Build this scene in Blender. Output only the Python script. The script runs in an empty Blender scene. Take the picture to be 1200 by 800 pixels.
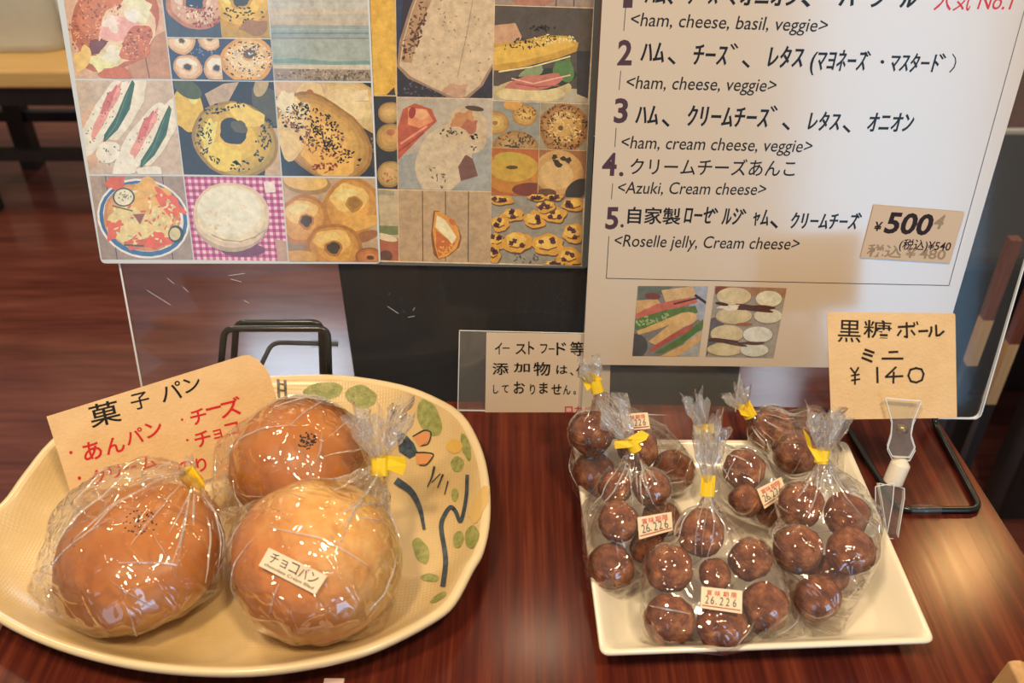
import bpy, bmesh, math, random
from mathutils import Vector, Matrix, noise
from mathutils.bvhtree import BVHTree
from mathutils.geometry import tessellate_polygon

# ------------------------------------------------------------------ camera, world, lights
SC = bpy.context.scene
COL = SC.collection
F = 1100.0                       # focal length in pixels of the 1200 px wide frame
TH = math.radians(36.03)         # downward pitch
CAM = Vector((0, 0, 0.5))        # half a metre above the table top (table top is z = 0)
cd = bpy.data.cameras.new('camera'); cam = bpy.data.objects.new('camera', cd); COL.objects.link(cam)
cam.location = CAM; cam.rotation_euler = (math.pi / 2 - TH, 0, 0)
cd.sensor_width = 36; cd.lens = F / 1200 * 36; cd.clip_start = 0.01
cd.dof.use_dof = True; cd.dof.focus_distance = 0.68; cd.dof.aperture_fstop = 9.0
SC.camera = cam
SC.view_settings.view_transform = 'Standard'; SC.view_settings.look = 'None'
SC.view_settings.gamma = 1; SC.view_settings.use_curve_mapping = False
SC.view_settings.exposure = 0.0
try:
    SC.cycles.transparent_max_bounces = 32
    SC.cycles.max_bounces = 10
    SC.cycles.sample_clamp_indirect = 6
except Exception:
    pass
W = bpy.data.worlds.new('room'); SC.world = W; W.use_nodes = True
W.node_tree.nodes['Background'].inputs[0].default_value = (1.0, 0.84, 0.70, 1)
W.node_tree.nodes['Background'].inputs[1].default_value = 0.30


def area(name, loc, target, sx, sy, power, col):
    l = bpy.data.lights.new(name, 'AREA'); l.shape = 'RECTANGLE'; l.size = sx; l.size_y = sy
    l.energy = power; l.color = col
    o = bpy.data.objects.new(name, l); COL.objects.link(o); o.location = loc
    d = Vector(target) - Vector(loc)
    o.rotation_euler = d.to_track_quat('-Z', 'Y').to_euler()
    return o


WARM = (1.0, 0.755, 0.47); COOL = (0.42, 0.71, 1.0)
area('ceiling_lamp_right', (1.07, 1.50, 1.25), (0.1, 0.4, 0), 0.13, 0.13, 4.2, (1.0, 0.55, 0.20))
area('ceiling_lamp_middle', (0.06, 1.35, 1.35), (0.0, 0.4, 0), 0.14, 0.05, 1.0, WARM)
area('ceiling_lamp_front', (-0.50, -0.15, 1.75), (0.0, 0.5, 0), 0.2, 0.2, 19, WARM)
area('ceiling_lamp_front_right', (0.45, -0.30, 1.75), (0.0, 0.5, 0), 0.2, 0.2, 19, WARM)
area('window_light_left', (-1.07, -1.9, 0.15), (-1.07, 0, 0.15), 0.72, 1.7, 6.0, COOL)
area('window_light_right', (1.29, -1.9, 0.15), (1.29, 0, 0.15), 0.66, 1.7, 18, (0.28, 0.63, 1.0))
area('rear_fill_light', (-1.3, 1.9, 1.9), (-1.3, 2.3, -0.7), 0.3, 0.3, 26, WARM)  # added fill, no known fixture; brightens the bench and left floor
area('far_window_left', (-1.2, 4.2, 1.45), (-1.2, 1.5, 0.4), 0.6, 0.6, 15, (0.7, 0.86, 1.0))
area('far_window_right', (1.48, 4.2, 1.5), (1.2, 1.5, 0.4), 0.25, 0.7, 4, (0.7, 0.86, 1.0))

# ------------------------------------------------------------------ pixel <-> place helpers
FW = Vector((0, math.cos(TH), -math.sin(TH))); UP = Vector((0, math.sin(TH), math.cos(TH))); RT = Vector((1, 0, 0))


def ray(px, py):
    return FW * F + RT * (px - 600) + UP * (400 - py)


def at_z(px, py, z=0.0):
    d = ray(px, py); return CAM + d * ((z - CAM.z) / d.z)


def at_y(px, py, y):
    d = ray(px, py); return CAM + d * (y / d.y)


def depth(p):
    return (Vector(p) - CAM).dot(FW)


class Plane:
    def __init__(s, p0, n):
        s.p0 = Vector(p0); s.n = Vector(n).normalized()

    def map(s, px, py, off=0.0):
        d = ray(px, py); p = s.p0 + s.n * off
        return CAM + d * ((p - CAM).dot(s.n) / d.dot(s.n))


LEAN = math.radians(12)
SN = Vector((0, -math.cos(LEAN), math.sin(LEAN)))
MENU = Plane((0, 0.585, 0), SN)
COLL = Plane((0, 0.611, 0), SN)

# ------------------------------------------------------------------ materials
MATS = {}


def srgb(h):
    if isinstance(h, str):
        h = h.lstrip('#'); c = [int(h[i:i + 2], 16) / 255 for i in (0, 2, 4)]
    else:
        c = [v / 255 for v in h]
    return [v / 12.92 if v <= 0.04045 else ((v + 0.055) / 1.055) ** 2.4 for v in c]


def new_mat(name):
    m = bpy.data.materials.new(name); m.use_nodes = True
    nt = m.node_tree; b = nt.nodes['Principled BSDF']
    return m, nt, b


def nd(nt, t, **kw):
    n = nt.nodes.new(t)
    for k, v in kw.items():
        if k.startswith('i_'):
            n.inputs[k[2:].replace('_', ' ')].default_value = v
        else:
            setattr(n, k, v)
    return n


def ramp(nt, stops):
    r = nt.nodes.new('ShaderNodeValToRGB'); e = r.color_ramp.elements
    while len(e) < len(stops): e.new(0.5)
    for k, (p, c) in enumerate(stops):
        e[k].position = p; e[k].color = (*c, 1)
    return r


def plain(name, col, rough=0.5, spec=0.5, metal=0.0, coat=0.0, coat_r=0.1, coat_ior=1.5):
    if name in MATS: return MATS[name]
    m, nt, b = new_mat(name); b.inputs['Coat IOR'].default_value = coat_ior
    b.inputs['Base Color'].default_value = (*col, 1); b.inputs['Roughness'].default_value = rough
    b.inputs['Specular IOR Level'].default_value = spec; b.inputs['Metallic'].default_value = metal
    b.inputs['Coat Weight'].default_value = coat; b.inputs['Coat Roughness'].default_value = coat_r
    MATS[name] = m; return m


K_PRINT = 1.3


def ink(h, k=1.0, var=0.13, coat=0.9):
    """printed colour under a glossy laminate, with a fine photographic mottling"""
    key = ('ink', h, k, var, coat)
    if key in MATS: return MATS[key]
    c = [min(0.9, v * k * K_PRINT) for v in srgb(h)]
    m, nt, b = new_mat('print_' + h.lstrip('#'))
    b.inputs['Roughness'].default_value = 0.55; b.inputs['Specular IOR Level'].default_value = 0.3
    b.inputs['Coat Weight'].default_value = coat; b.inputs['Coat Roughness'].default_value = 0.10; b.inputs['Coat IOR'].default_value = 1.8
    if var > 0:
        tc = nd(nt, 'ShaderNodeTexCoord'); n = nd(nt, 'ShaderNodeTexNoise'); n.inputs['Scale'].default_value = 170
        n.inputs['Detail'].default_value = 7; n.inputs['Roughness'].default_value = 0.72
        r = ramp(nt, [(0.3, [v * (1 - 2.2 * var) for v in c]), (0.7, [min(0.95, v * (1 + 1.5 * var)) for v in c])])
        nt.links.new(tc.outputs['Object'], n.inputs['Vector']); nt.links.new(n.outputs['Fac'], r.inputs[0])
        nt.links.new(r.outputs[0], b.inputs['Base Color'])
    else:
        b.inputs['Base Color'].default_value = (*c, 1)
    MATS[key] = m; return m


def pen(h):
    return plain('pen_' + h.lstrip('#'), srgb(h), 0.6, 0.3)


def mat_wood(name, stops, stretch=(60, 2.2, 60), rot=0.0, rough=(0.18, 0.4), coat=0.6, bump=0.12, fine=True, coat_r=0.12):
    m, nt, b = new_mat(name)
    tc = nd(nt, 'ShaderNodeTexCoord'); mp = nd(nt, 'ShaderNodeMapping')
    mp.inputs['Rotation'].default_value = (0, 0, rot); mp.inputs['Scale'].default_value = stretch
    nt.links.new(tc.outputs['Object'], mp.inputs['Vector'])
    n1 = nd(nt, 'ShaderNodeTexNoise'); n1.inputs['Scale'].default_value = 1.0; n1.inputs['Detail'].default_value = 6
    n1.inputs['Roughness'].default_value = 0.62; n1.inputs['Distortion'].default_value = 0.35
    nt.links.new(mp.outputs[0], n1.inputs['Vector'])
    mp2 = nd(nt, 'ShaderNodeMapping'); mp2.inputs['Rotation'].default_value = (0, 0, rot)
    mp2.inputs['Scale'].default_value = tuple(v * 4.5 for v in stretch)
    nt.links.new(tc.outputs['Object'], mp2.inputs['Vector'])
    n2 = nd(nt, 'ShaderNodeTexNoise'); n2.inputs['Scale'].default_value = 1.0; n2.inputs['Detail'].default_value = 3
    nt.links.new(mp2.outputs[0], n2.inputs['Vector'])
    mx = nd(nt, 'ShaderNodeMath', operation='MULTIPLY_ADD'); mx.inputs[1].default_value = 0.35
    nt.links.new(n2.outputs['Fac'], mx.inputs[0])
    sc = nd(nt, 'ShaderNodeMath', operation='MULTIPLY'); sc.inputs[1].default_value = 0.65
    nt.links.new(n1.outputs['Fac'], sc.inputs[0]); nt.links.new(sc.outputs[0], mx.inputs[2])
    r = ramp(nt, stops); nt.links.new(mx.outputs[0], r.inputs[0]); nt.links.new(r.outputs[0], b.inputs['Base Color'])
    mr = nd(nt, 'ShaderNodeMapRange'); mr.inputs['To Min'].default_value = rough[0]; mr.inputs['To Max'].default_value = rough[1]
    nt.links.new(n2.outputs['Fac'], mr.inputs['Value']); nt.links.new(mr.outputs[0], b.inputs['Roughness'])
    bp = nd(nt, 'ShaderNodeBump'); bp.inputs['Strength'].default_value = bump; bp.inputs['Distance'].default_value = 0.001
    nt.links.new(mx.outputs[0], bp.inputs['Height']); nt.links.new(bp.outputs[0], b.inputs['Normal'])
    b.inputs['Coat Weight'].default_value = coat; b.inputs['Coat Roughness'].default_value = coat_r
    nt.links.new(bp.outputs[0], b.inputs['Coat Normal'])
    return m


def mat_film(name, gloss=2.2, haze=0.012, rough=0.03):
    """thin crinkled cellophane: clear, with sharp glints along its creases"""
    m = bpy.data.materials.new(name); m.use_nodes = True; nt = m.node_tree; nt.nodes.clear()
    out = nd(nt, 'ShaderNodeOutputMaterial'); tr = nd(nt, 'ShaderNodeBsdfTransparent')
    tr.inputs[0].default_value = (0.985, 0.985, 0.985, 1)
    gl = nd(nt, 'ShaderNodeBsdfGlossy'); gl.inputs['Roughness'].default_value = rough
    gl.inputs['Color'].default_value = (1, 1, 1, 1)
    tc = nd(nt, 'ShaderNodeTexCoord')
    acc = None
    for rot, sc in (((0.5, 0.8, 0.3), (44, 44, 8)), ((1.6, 0.3, 1.2), (34, 34, 9)), ((0.4, 2.2, 0.9), (70, 70, 14))):
        m0 = nd(nt, 'ShaderNodeMapping'); m0.inputs['Rotation'].default_value = rot; m0.inputs['Scale'].default_value = sc
        nt.links.new(tc.outputs['Object'], m0.inputs[0])
        nz = nd(nt, 'ShaderNodeTexNoise'); nz.inputs['Scale'].default_value = 1; nz.inputs['Detail'].default_value = 1.0
        nt.links.new(m0.outputs[0], nz.inputs['Vector'])
        ml = nd(nt, 'ShaderNodeMath', operation='MULTIPLY_ADD'); ml.inputs[1].default_value = 2.2; ml.inputs[2].default_value = 0
        nt.links.new(nz.outputs['Fac'], ml.inputs[0])
        if acc is not None: nt.links.new(acc.outputs[0], ml.inputs[2])
        acc = ml
    for k, (rot, sc, ds) in enumerate((((0.3, 0.5, 0.2), 8, 2.5), ((1.3, 0.2, 0.9), 10, 3.5), ((0.6, 1.4, 2.1), 13, 3.0), ((2.0, 0.9, 0.4), 18, 4.0), ((0.9, 2.2, 1.1), 26, 5.0))):
        mp = nd(nt, 'ShaderNodeMapping'); mp.inputs['Rotation'].default_value = rot
        nt.links.new(tc.outputs['Object'], mp.inputs[0])
        w = nd(nt, 'ShaderNodeTexWave'); w.inputs['Scale'].default_value = sc; w.inputs['Distortion'].default_value = ds
        w.inputs['Detail'].default_value = 1.0; w.inputs['Detail Scale'].default_value = 1.6
        nt.links.new(mp.outputs[0], w.inputs['Vector'])
        mr = nd(nt, 'ShaderNodeMapRange'); mr.inputs['From Min'].default_value = 0.86; mr.inputs['From Max'].default_value = 1.0
        nt.links.new(w.outputs['Fac'], mr.inputs[0])
        mk = nd(nt, 'ShaderNodeTexNoise'); mk.inputs['Scale'].default_value = 30 + 9 * k; mk.inputs['Detail'].default_value = 0
        nt.links.new(mp.outputs[0], mk.inputs['Vector'])
        mm = nd(nt, 'ShaderNodeMapRange'); mm.inputs['From Min'].default_value = 0.42; mm.inputs['From Max'].default_value = 0.54
        nt.links.new(mk.outputs['Fac'], mm.inputs[0])
        pr_ = nd(nt, 'ShaderNodeMath', operation='MULTIPLY_ADD')
        nt.links.new(mr.outputs[0], pr_.inputs[0]); nt.links.new(mm.outputs[0], pr_.inputs[1]); nt.links.new(acc.outputs[0], pr_.inputs[2]); acc = pr_
    bp = nd(nt, 'ShaderNodeBump'); bp.inputs['Strength'].default_value = 1.0; bp.inputs['Distance'].default_value = 0.0007
    nt.links.new(acc.outputs[0], bp.inputs['Height']); nt.links.new(bp.outputs[0], gl.inputs['Normal'])
    fr = nd(nt, 'ShaderNodeFresnel'); fr.inputs['IOR'].default_value = 1.5; nt.links.new(bp.outputs[0], fr.inputs['Normal'])
    mu = nd(nt, 'ShaderNodeMath', operation='MULTIPLY', use_clamp=True); mu.inputs[1].default_value = gloss
    nt.links.new(fr.outputs[0], mu.inputs[0])
    mn = nd(nt, 'ShaderNodeMath', operation='MINIMUM'); mn.inputs[1].default_value = 0.5
    nt.links.new(mu.outputs[0], mn.inputs[0])
    df = nd(nt, 'ShaderNodeBsdfDiffuse'); df.inputs[0].default_value = (0.9, 0.9, 0.9, 1)
    m1 = nd(nt, 'ShaderNodeMixShader'); m1.inputs[0].default_value = haze
    nt.links.new(tr.outputs[0], m1.inputs[1]); nt.links.new(df.outputs[0], m1.inputs[2])
    m2 = nd(nt, 'ShaderNodeMixShader'); nt.links.new(mn.outputs[0], m2.inputs[0])
    nt.links.new(m1.outputs[0], m2.inputs[1]); nt.links.new(gl.outputs[0], m2.inputs[2])
    nt.links.new(m2.outputs[0], out.inputs[0])
    return m


def mat_acrylic(name, haze=0.02, gloss=1.0, tint=(0.97, 0.98, 0.98)):
    m = bpy.data.materials.new(name); m.use_nodes = True; nt = m.node_tree; nt.nodes.clear()
    out = nd(nt, 'ShaderNodeOutputMaterial'); tr = nd(nt, 'ShaderNodeBsdfTransparent'); tr.inputs[0].default_value = (*tint, 1)
    gl = nd(nt, 'ShaderNodeBsdfGlossy'); gl.inputs['Roughness'].default_value = 0.06
    df = nd(nt, 'ShaderNodeBsdfDiffuse'); df.inputs[0].default_value = (0.9, 0.9, 0.9, 1)
    fr = nd(nt, 'ShaderNodeFresnel'); fr.inputs['IOR'].default_value = 1.49
    ge = nd(nt, 'ShaderNodeNewGeometry'); io = nd(nt, 'ShaderNodeMapRange'); io.inputs['To Min'].default_value = 1.49; io.inputs['To Max'].default_value = 1 / 1.49
    nt.links.new(ge.outputs['Backfacing'], io.inputs[0]); nt.links.new(io.outputs[0], fr.inputs['IOR'])
    mu = nd(nt, 'ShaderNodeMath', operation='MULTIPLY', use_clamp=True); mu.inputs[1].default_value = gloss
    nt.links.new(fr.outputs[0], mu.inputs[0])
    m1 = nd(nt, 'ShaderNodeMixShader'); m1.inputs[0].default_value = haze
    nt.links.new(tr.outputs[0], m1.inputs[1]); nt.links.new(df.outputs[0], m1.inputs[2])
    m2 = nd(nt, 'ShaderNodeMixShader'); nt.links.new(mu.outputs[0], m2.inputs[0])
    nt.links.new(m1.outputs[0], m2.inputs[1]); nt.links.new(gl.outputs[0], m2.inputs[2])
    nt.links.new(m2.outputs[0], out.inputs[0])
    return m


def mat_baked(name, stops, nscale=18.0, bump=0.25, bscale=300.0, rough=0.45, coat=0.0, spec=0.4):
    m, nt, b = new_mat(name)
    tc = nd(nt, 'ShaderNodeTexCoord'); n = nd(nt, 'ShaderNodeTexNoise'); n.inputs['Scale'].default_value = nscale
    n.inputs['Detail'].default_value = 7; n.inputs['Roughness'].default_value = 0.6
    r = ramp(nt, stops)
    nt.links.new(tc.outputs['Object'], n.inputs[0]); nt.links.new(n.outputs['Fac'], r.inputs[0]); nt.links.new(r.outputs[0], b.inputs['Base Color'])
    n2 = nd(nt, 'ShaderNodeTexNoise'); n2.inputs['Scale'].default_value = bscale; n2.inputs['Detail'].default_value = 4
    nt.links.new(tc.outputs['Object'], n2.inputs[0])
    bp = nd(nt, 'ShaderNodeBump'); bp.inputs['Strength'].default_value = bump; bp.inputs['Distance'].default_value = 0.002
    nt.links.new(n2.outputs['Fac'], bp.inputs['Height']); nt.links.new(bp.outputs[0], b.inputs['Normal'])
    b.inputs['Roughness'].default_value = rough; b.inputs['Coat Weight'].default_value = coat; b.inputs['Coat Roughness'].default_value = 0.3
    b.inputs['Specular IOR Level'].default_value = spec
    return m


M_TABLE = mat_wood('mahogany_table_top', [(0.30, (0.024, 0.005, 0.005)), (0.5, (0.088, 0.016, 0.010)), (0.68, (0.18, 0.040, 0.018))], rot=0.0, rough=(0.13, 0.20), coat=0.0, bump=0.06); M_TABLE.node_tree.nodes['Principled BSDF'].inputs['Specular IOR Level'].default_value = 0.18
M_FLOOR = mat_wood('red_brown_floor_boards', [(0.3, (0.07, 0.020, 0.017)), (0.5, (0.15, 0.045, 0.036)), (0.7, (0.24, 0.085, 0.060))],
                   stretch=(1.6, 18, 18), rough=(0.12, 0.22), coat=0.2, bump=0.05, coat_r=0.12)
M_DARKWOOD = mat_wood('black_stained_wood', [(0.3, (0.004, 0.004, 0.005)), (0.7, (0.022, 0.019, 0.018))], stretch=(160, 160, 4), rough=(0.35, 0.5), coat=0.1)
M_BROWNWOOD = mat_wood('brown_wood', [(0.3, (0.07, 0.02, 0.014)), (0.7, (0.2, 0.06, 0.035))], stretch=(60, 60, 4), coat=0.3)
M_PALEWOOD = mat_wood('pale_wood', [(0.3, (0.42, 0.24, 0.10)), (0.7, (0.62, 0.40, 0.19))], stretch=(90, 90, 6), rough=(0.4, 0.6), coat=0.1)
M_BENCHTOP = mat_wood('yellow_wood', [(0.3, (0.58, 0.37, 0.13)), (0.7, (0.78, 0.54, 0.22))], stretch=(3, 60, 60), rough=(0.4, 0.6), coat=0.1)
M_FILM = mat_film('cellophane')
M_NECK = mat_film('gathered_cellophane', gloss=3.0, haze=0.10)
M_FOLD = mat_film('cellophane_fold_glint', gloss=4.0, haze=0.34, rough=0.08)  # white haze stands in for bright glints along the folds
M_ACRYL = mat_acrylic('clear_acrylic', haze=0.012, gloss=0.28)
M_FILMHOLD = mat_acrylic('clear_film_sleeve', haze=0.05)
M_ACEDGE = plain('edge_glint_and_scratch', (0.75, 0.80, 0.84), 0.25, 0.6)  # pale tone paints light caught in cut edges; also colours the scratches
M_WIRE = plain('black_coated_wire', (0.006, 0.008, 0.010), 0.22, 0.6)
M_YTAPE = plain('yellow_tape', (0.86, 0.60, 0.02), 0.3, 0.5)
M_TRAY = plain('cream_porcelain', (0.84, 0.79, 0.65), 0.16, 0.5, coat=0.4, coat_r=0.05)
M_CLIP = mat_acrylic('clear_plastic', haze=0.035, gloss=0.9)
M_CLIPEDGE = mat_acrylic('clip_edge_glint', haze=0.7, gloss=1.0)  # strong white haze paints bright lines along the clip edges
M_JOINT = plain('white_plastic_joint', (0.78, 0.74, 0.64), 0.35)
M_CARD = mat_baked('tan_card', [(0.3, (0.74, 0.50, 0.245)), (0.7, (0.82, 0.57, 0.30))], 60, 0.25, 500, 0.6)
M_BUN = mat_baked('golden_brown_crust', [(0.3, (0.36, 0.105, 0.014)), (0.5, (0.53, 0.19, 0.030)), (0.72, (0.68, 0.31, 0.07))], 14, 0.12, 260, 0.38)
M_BUN2 = mat_baked('pale_golden_crust', [(0.3, (0.66, 0.32, 0.075)), (0.5, (0.80, 0.48, 0.15)), (0.7, (0.88, 0.64, 0.28))], 70, 0.5, 160, 0.45)
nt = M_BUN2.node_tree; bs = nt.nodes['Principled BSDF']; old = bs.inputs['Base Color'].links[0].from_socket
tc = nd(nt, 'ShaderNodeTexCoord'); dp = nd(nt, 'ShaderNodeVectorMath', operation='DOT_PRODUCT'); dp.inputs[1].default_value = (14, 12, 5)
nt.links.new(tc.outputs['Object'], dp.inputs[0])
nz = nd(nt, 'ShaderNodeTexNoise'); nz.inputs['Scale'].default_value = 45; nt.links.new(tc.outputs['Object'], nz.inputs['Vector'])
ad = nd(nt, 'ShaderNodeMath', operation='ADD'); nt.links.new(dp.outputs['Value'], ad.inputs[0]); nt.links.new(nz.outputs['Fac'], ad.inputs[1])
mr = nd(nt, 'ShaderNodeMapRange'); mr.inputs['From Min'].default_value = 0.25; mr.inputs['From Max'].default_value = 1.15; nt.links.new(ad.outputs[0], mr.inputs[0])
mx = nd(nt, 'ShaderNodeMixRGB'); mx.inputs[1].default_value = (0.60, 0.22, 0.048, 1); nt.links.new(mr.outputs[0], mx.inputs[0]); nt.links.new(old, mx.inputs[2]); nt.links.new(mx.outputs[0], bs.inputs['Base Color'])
M_BALL = mat_baked('brown_sugar_crust', [(0.34, (0.09, 0.025, 0.012)), (0.5, (0.29, 0.095, 0.040)), (0.64, (0.55, 0.24, 0.11))], 75, 1.0, 420, 0.6, spec=.25)
M_SEED = plain('black_poppy_seed', (0.012, 0.008, 0.006), 0.5)
M_CLOTH = mat_baked('beige_canvas', [(0.3, (0.50, 0.50, 0.44)), (0.7, (0.62, 0.61, 0.54))], 6, 0.2, 200, 0.9)


def mat_platter():
    m, nt, b = new_mat('ochre_glazed_clay')
    tc = nd(nt, 'ShaderNodeTexCoord')
    n = nd(nt, 'ShaderNodeTexNoise'); n.inputs['Scale'].default_value = 16; n.inputs['Detail'].default_value = 7
    nt.links.new(tc.outputs['Object'], n.inputs[0])
    r = ramp(nt, [(0.3, (0.52, 0.36, 0.15)), (0.5, (0.62, 0.455, 0.215)), (0.72, (0.70, 0.53, 0.29))])
    nt.links.new(n.outputs['Fac'], r.inputs[0]); nt.links.new(r.outputs[0], b.inputs['Base Color'])
    w1 = nd(nt, 'ShaderNodeTexWave'); w1.inputs['Scale'].default_value = 130; w1.inputs['Distortion'].default_value = 0.6
    w2 = nd(nt, 'ShaderNodeTexWave', bands_direction='Y'); w2.inputs['Scale'].default_value = 130; w2.inputs['Distortion'].default_value = 0.6
    nt.links.new(tc.outputs['Object'], w1.inputs[0]); nt.links.new(tc.outputs['Object'], w2.inputs[0])
    mu = nd(nt, 'ShaderNodeMath', operation='MULTIPLY'); nt.links.new(w1.outputs['Fac'], mu.inputs[0]); nt.links.new(w2.outputs['Fac'], mu.inputs[1])
    bp = nd(nt, 'ShaderNodeBump'); bp.inputs['Strength'].default_value = 0.16; bp.inputs['Distance'].default_value = 0.001
    nt.links.new(mu.outputs[0], bp.inputs['Height']); nt.links.new(bp.outputs[0], b.inputs['Normal'])
    b.inputs['Roughness'].default_value = 0.34; b.inputs['Coat Weight'].default_value = 0.25; b.inputs['Coat Roughness'].default_value = 0.2
    return m


M_PLATE = mat_platter()
M_PLATERIM = plain('cream_glaze_rim', (0.74, 0.60, 0.36), 0.3, 0.5, coat=0.3)


# ------------------------------------------------------------------ mesh helpers
ORG = {}


class MB:
    """collects world-space vertices and faces; build() links them as ONE mesh object"""
    def __init__(s):
        s.v = []; s.f = []; s.m = []; s.mats = []; s.sm = []

    def mi(s, m):
        if m not in s.mats: s.mats.append(m)
        return s.mats.index(m)

    def add(s, vs, fs, m, smooth=False):
        o = len(s.v); s.v += [Vector(v) for v in vs]; k = s.mi(m)
        for f in fs:
            s.f.append([i + o for i in f]); s.m.append(k); s.sm.append(smooth)

    def box(s, c, d, m, rz=0.0, mat=None):
        c = Vector(c); hx, hy, hz = d[0] / 2, d[1] / 2, d[2] / 2
        R = mat or Matrix.Rotation(rz, 3, 'Z')
        vs = [c + R @ Vector((x * hx, y * hy, z * hz)) for z in (-1, 1) for y in (-1, 1) for x in (-1, 1)]
        s.add(vs, [(0, 2, 3, 1), (4, 5, 7, 6), (0, 1, 5, 4), (2, 6, 7, 3), (0, 4, 6, 2), (1, 3, 7, 5)], m)

    def prism(s, front, back, m, m_side=None):
        n = len(front); t = tess(front)
        s.add(front, t, m); s.add(back, [tuple(reversed(q)) for q in t], m)
        s.add(list(front) + list(back), [(i, i + n, (i + 1) % n + n, (i + 1) % n) for i in range(n)], m_side or m)

    def tube(s, pts, r, m, n=10, closed=False, smooth=True):
        pts = [Vector(p) for p in pts]; N = len(pts); rings = []
        up = None
        for i, p in enumerate(pts):
            a = pts[i - 1] if (i or closed) else pts[0]; b = pts[(i + 1) % N] if (i < N - 1 or closed) else pts[-1]
            t = (b - a).normalized()
            if up is None:
                up = t.orthogonal().normalized()
            up = (up - t * up.dot(t)).normalized(); sd = t.cross(up)
            rr = r(i / max(1, N - 1)) if callable(r) else r
            rings.append([p + (up * math.cos(2 * math.pi * k / n) + sd * math.sin(2 * math.pi * k / n)) * rr for k in range(n)])
        vs = [v for q in rings for v in q]; fs = []
        for i in range(N if closed else N - 1):
            j = (i + 1) % N
            for k in range(n):
                fs.append((i * n + k, i * n + (k + 1) % n, j * n + (k + 1) % n, j * n + k))
        if not closed:
            fs.append(tuple(range(n - 1, -1, -1))); fs.append(tuple((N - 1) * n + k for k in range(n)))
        s.add(vs, fs, m, smooth)

    def build(s, name, parent=None, origin=None, bevel=0.0):
        me = bpy.data.meshes.new(name); org = Vector(ORG[parent.name]) if parent else Vector(origin or s.centre_base())
        me.from_pydata([v - org for v in s.v], [], s.f)
        for m in s.mats: me.materials.append(m)
        me.polygons.foreach_set('material_index', s.m); me.polygons.foreach_set('use_smooth', s.sm)
        me.update()
        o = bpy.data.objects.new(name, me); COL.objects.link(o)
        if parent:
            o.parent = parent
        else:
            o.location = org
        ORG[o.name] = org
        if bevel > 0:
            b = o.modifiers.new('bevel', 'BEVEL'); b.width = bevel; b.segments = 3; b.limit_method = 'ANGLE'; b.angle_limit = math.radians(40)
        return o

    def centre_base(s):
        xs = [v.x for v in s.v]; ys = [v.y for v in s.v]; zs = [v.z for v in s.v]
        return ((min(xs) + max(xs)) / 2, (min(ys) + max(ys)) / 2, min(zs))


def tess(poly):
    poly = [Vector(p) for p in poly]
    if len(poly) == 3: return [(0, 1, 2)]
    out = tessellate_polygon([poly]); res = []
    n = Vector((0, 0, 0))
    for i in range(len(poly)):
        n += (poly[i] - poly[0]).cross(poly[(i + 1) % len(poly)] - poly[0])
    for t in out:
        a, b, c = (poly[k] for k in t)
        res.append(tuple(t) if (b - a).cross(c - a).dot(n) >= 0 else (t[0], t[2], t[1]))
    return res


def fillet(pts, r, n=5, closed=False):
    pts = [Vector(p) for p in pts]; out = []; N = len(pts)
    for i, p in enumerate(pts):
        if not closed and i in (0, N - 1): out.append(p); continue
        a = (pts[i - 1] - p); b = (pts[(i + 1) % N] - p); rr = min(r, a.length * 0.45, b.length * 0.45)
        A = p + a.normalized() * rr; B = p + b.normalized() * rr
        for k in range(n + 1):
            t = k / n; out.append(A * (1 - t) ** 2 + p * 2 * t * (1 - t) + B * t * t)
    return out


def thing(name, label, cat, loc, group=None):
    o = bpy.data.objects.new(name, None); COL.objects.link(o); o.location = loc; o.empty_display_size = 0.02
    ORG[o.name] = Vector(loc); tag(o, label, cat, group); return o


def tag(o, label=None, cat=None, group=None, kind=None):
    if label: o['label'] = label
    if cat: o['category'] = cat
    if group: o['group'] = group
    if kind: o['kind'] = kind
    return o


# ------------------------------------------------------------------ print helpers (flat artwork on a sheet, drawn in its plane)
def clip_poly(P, Q):
    """Sutherland-Hodgman: clip 2D polygon P to convex polygon Q"""
    ar = sum(Q[i][0] * Q[(i + 1) % len(Q)][1] - Q[(i + 1) % len(Q)][0] * Q[i][1] for i in range(len(Q)))
    sg = 1 if ar > 0 else -1
    for i in range(len(Q)):
        a, b = Q[i], Q[(i + 1) % len(Q)]; out = []
        def side(p): return sg * ((b[0] - a[0]) * (p[1] - a[1]) - (b[1] - a[1]) * (p[0] - a[0]))
        for k in range(len(P)):
            p, q = P[k], P[(k + 1) % len(P)]; sp, sq = side(p), side(q)
            if sp >= 0: out.append(p)
            if (sp >= 0) != (sq >= 0):
                t = sp / (sp - sq); out.append((p[0] + (q[0] - p[0]) * t, p[1] + (q[1] - p[1]) * t))
        P = out
        if len(P) < 3: return []
    return P


def ell(cx, cy, rx, ry=None, rot=0.0, n=28, wob=0.0, seed=0):
    ry = rx if ry is None else ry; c, s = math.cos(math.radians(rot)), math.sin(math.radians(rot)); out = []
    for k in range(n):
        a = 2 * math.pi * k / n
        w = 1 + wob * noise.noise(Vector((math.cos(a) * 1.6 + seed * 7.3, math.sin(a) * 1.6, seed * 3.1))) * 1.6
        x, y = rx * math.cos(a) * w, ry * math.sin(a) * w
        out.append((cx + x * c - y * s, cy + x * s + y * c))
    return out


GLY = {}


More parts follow.
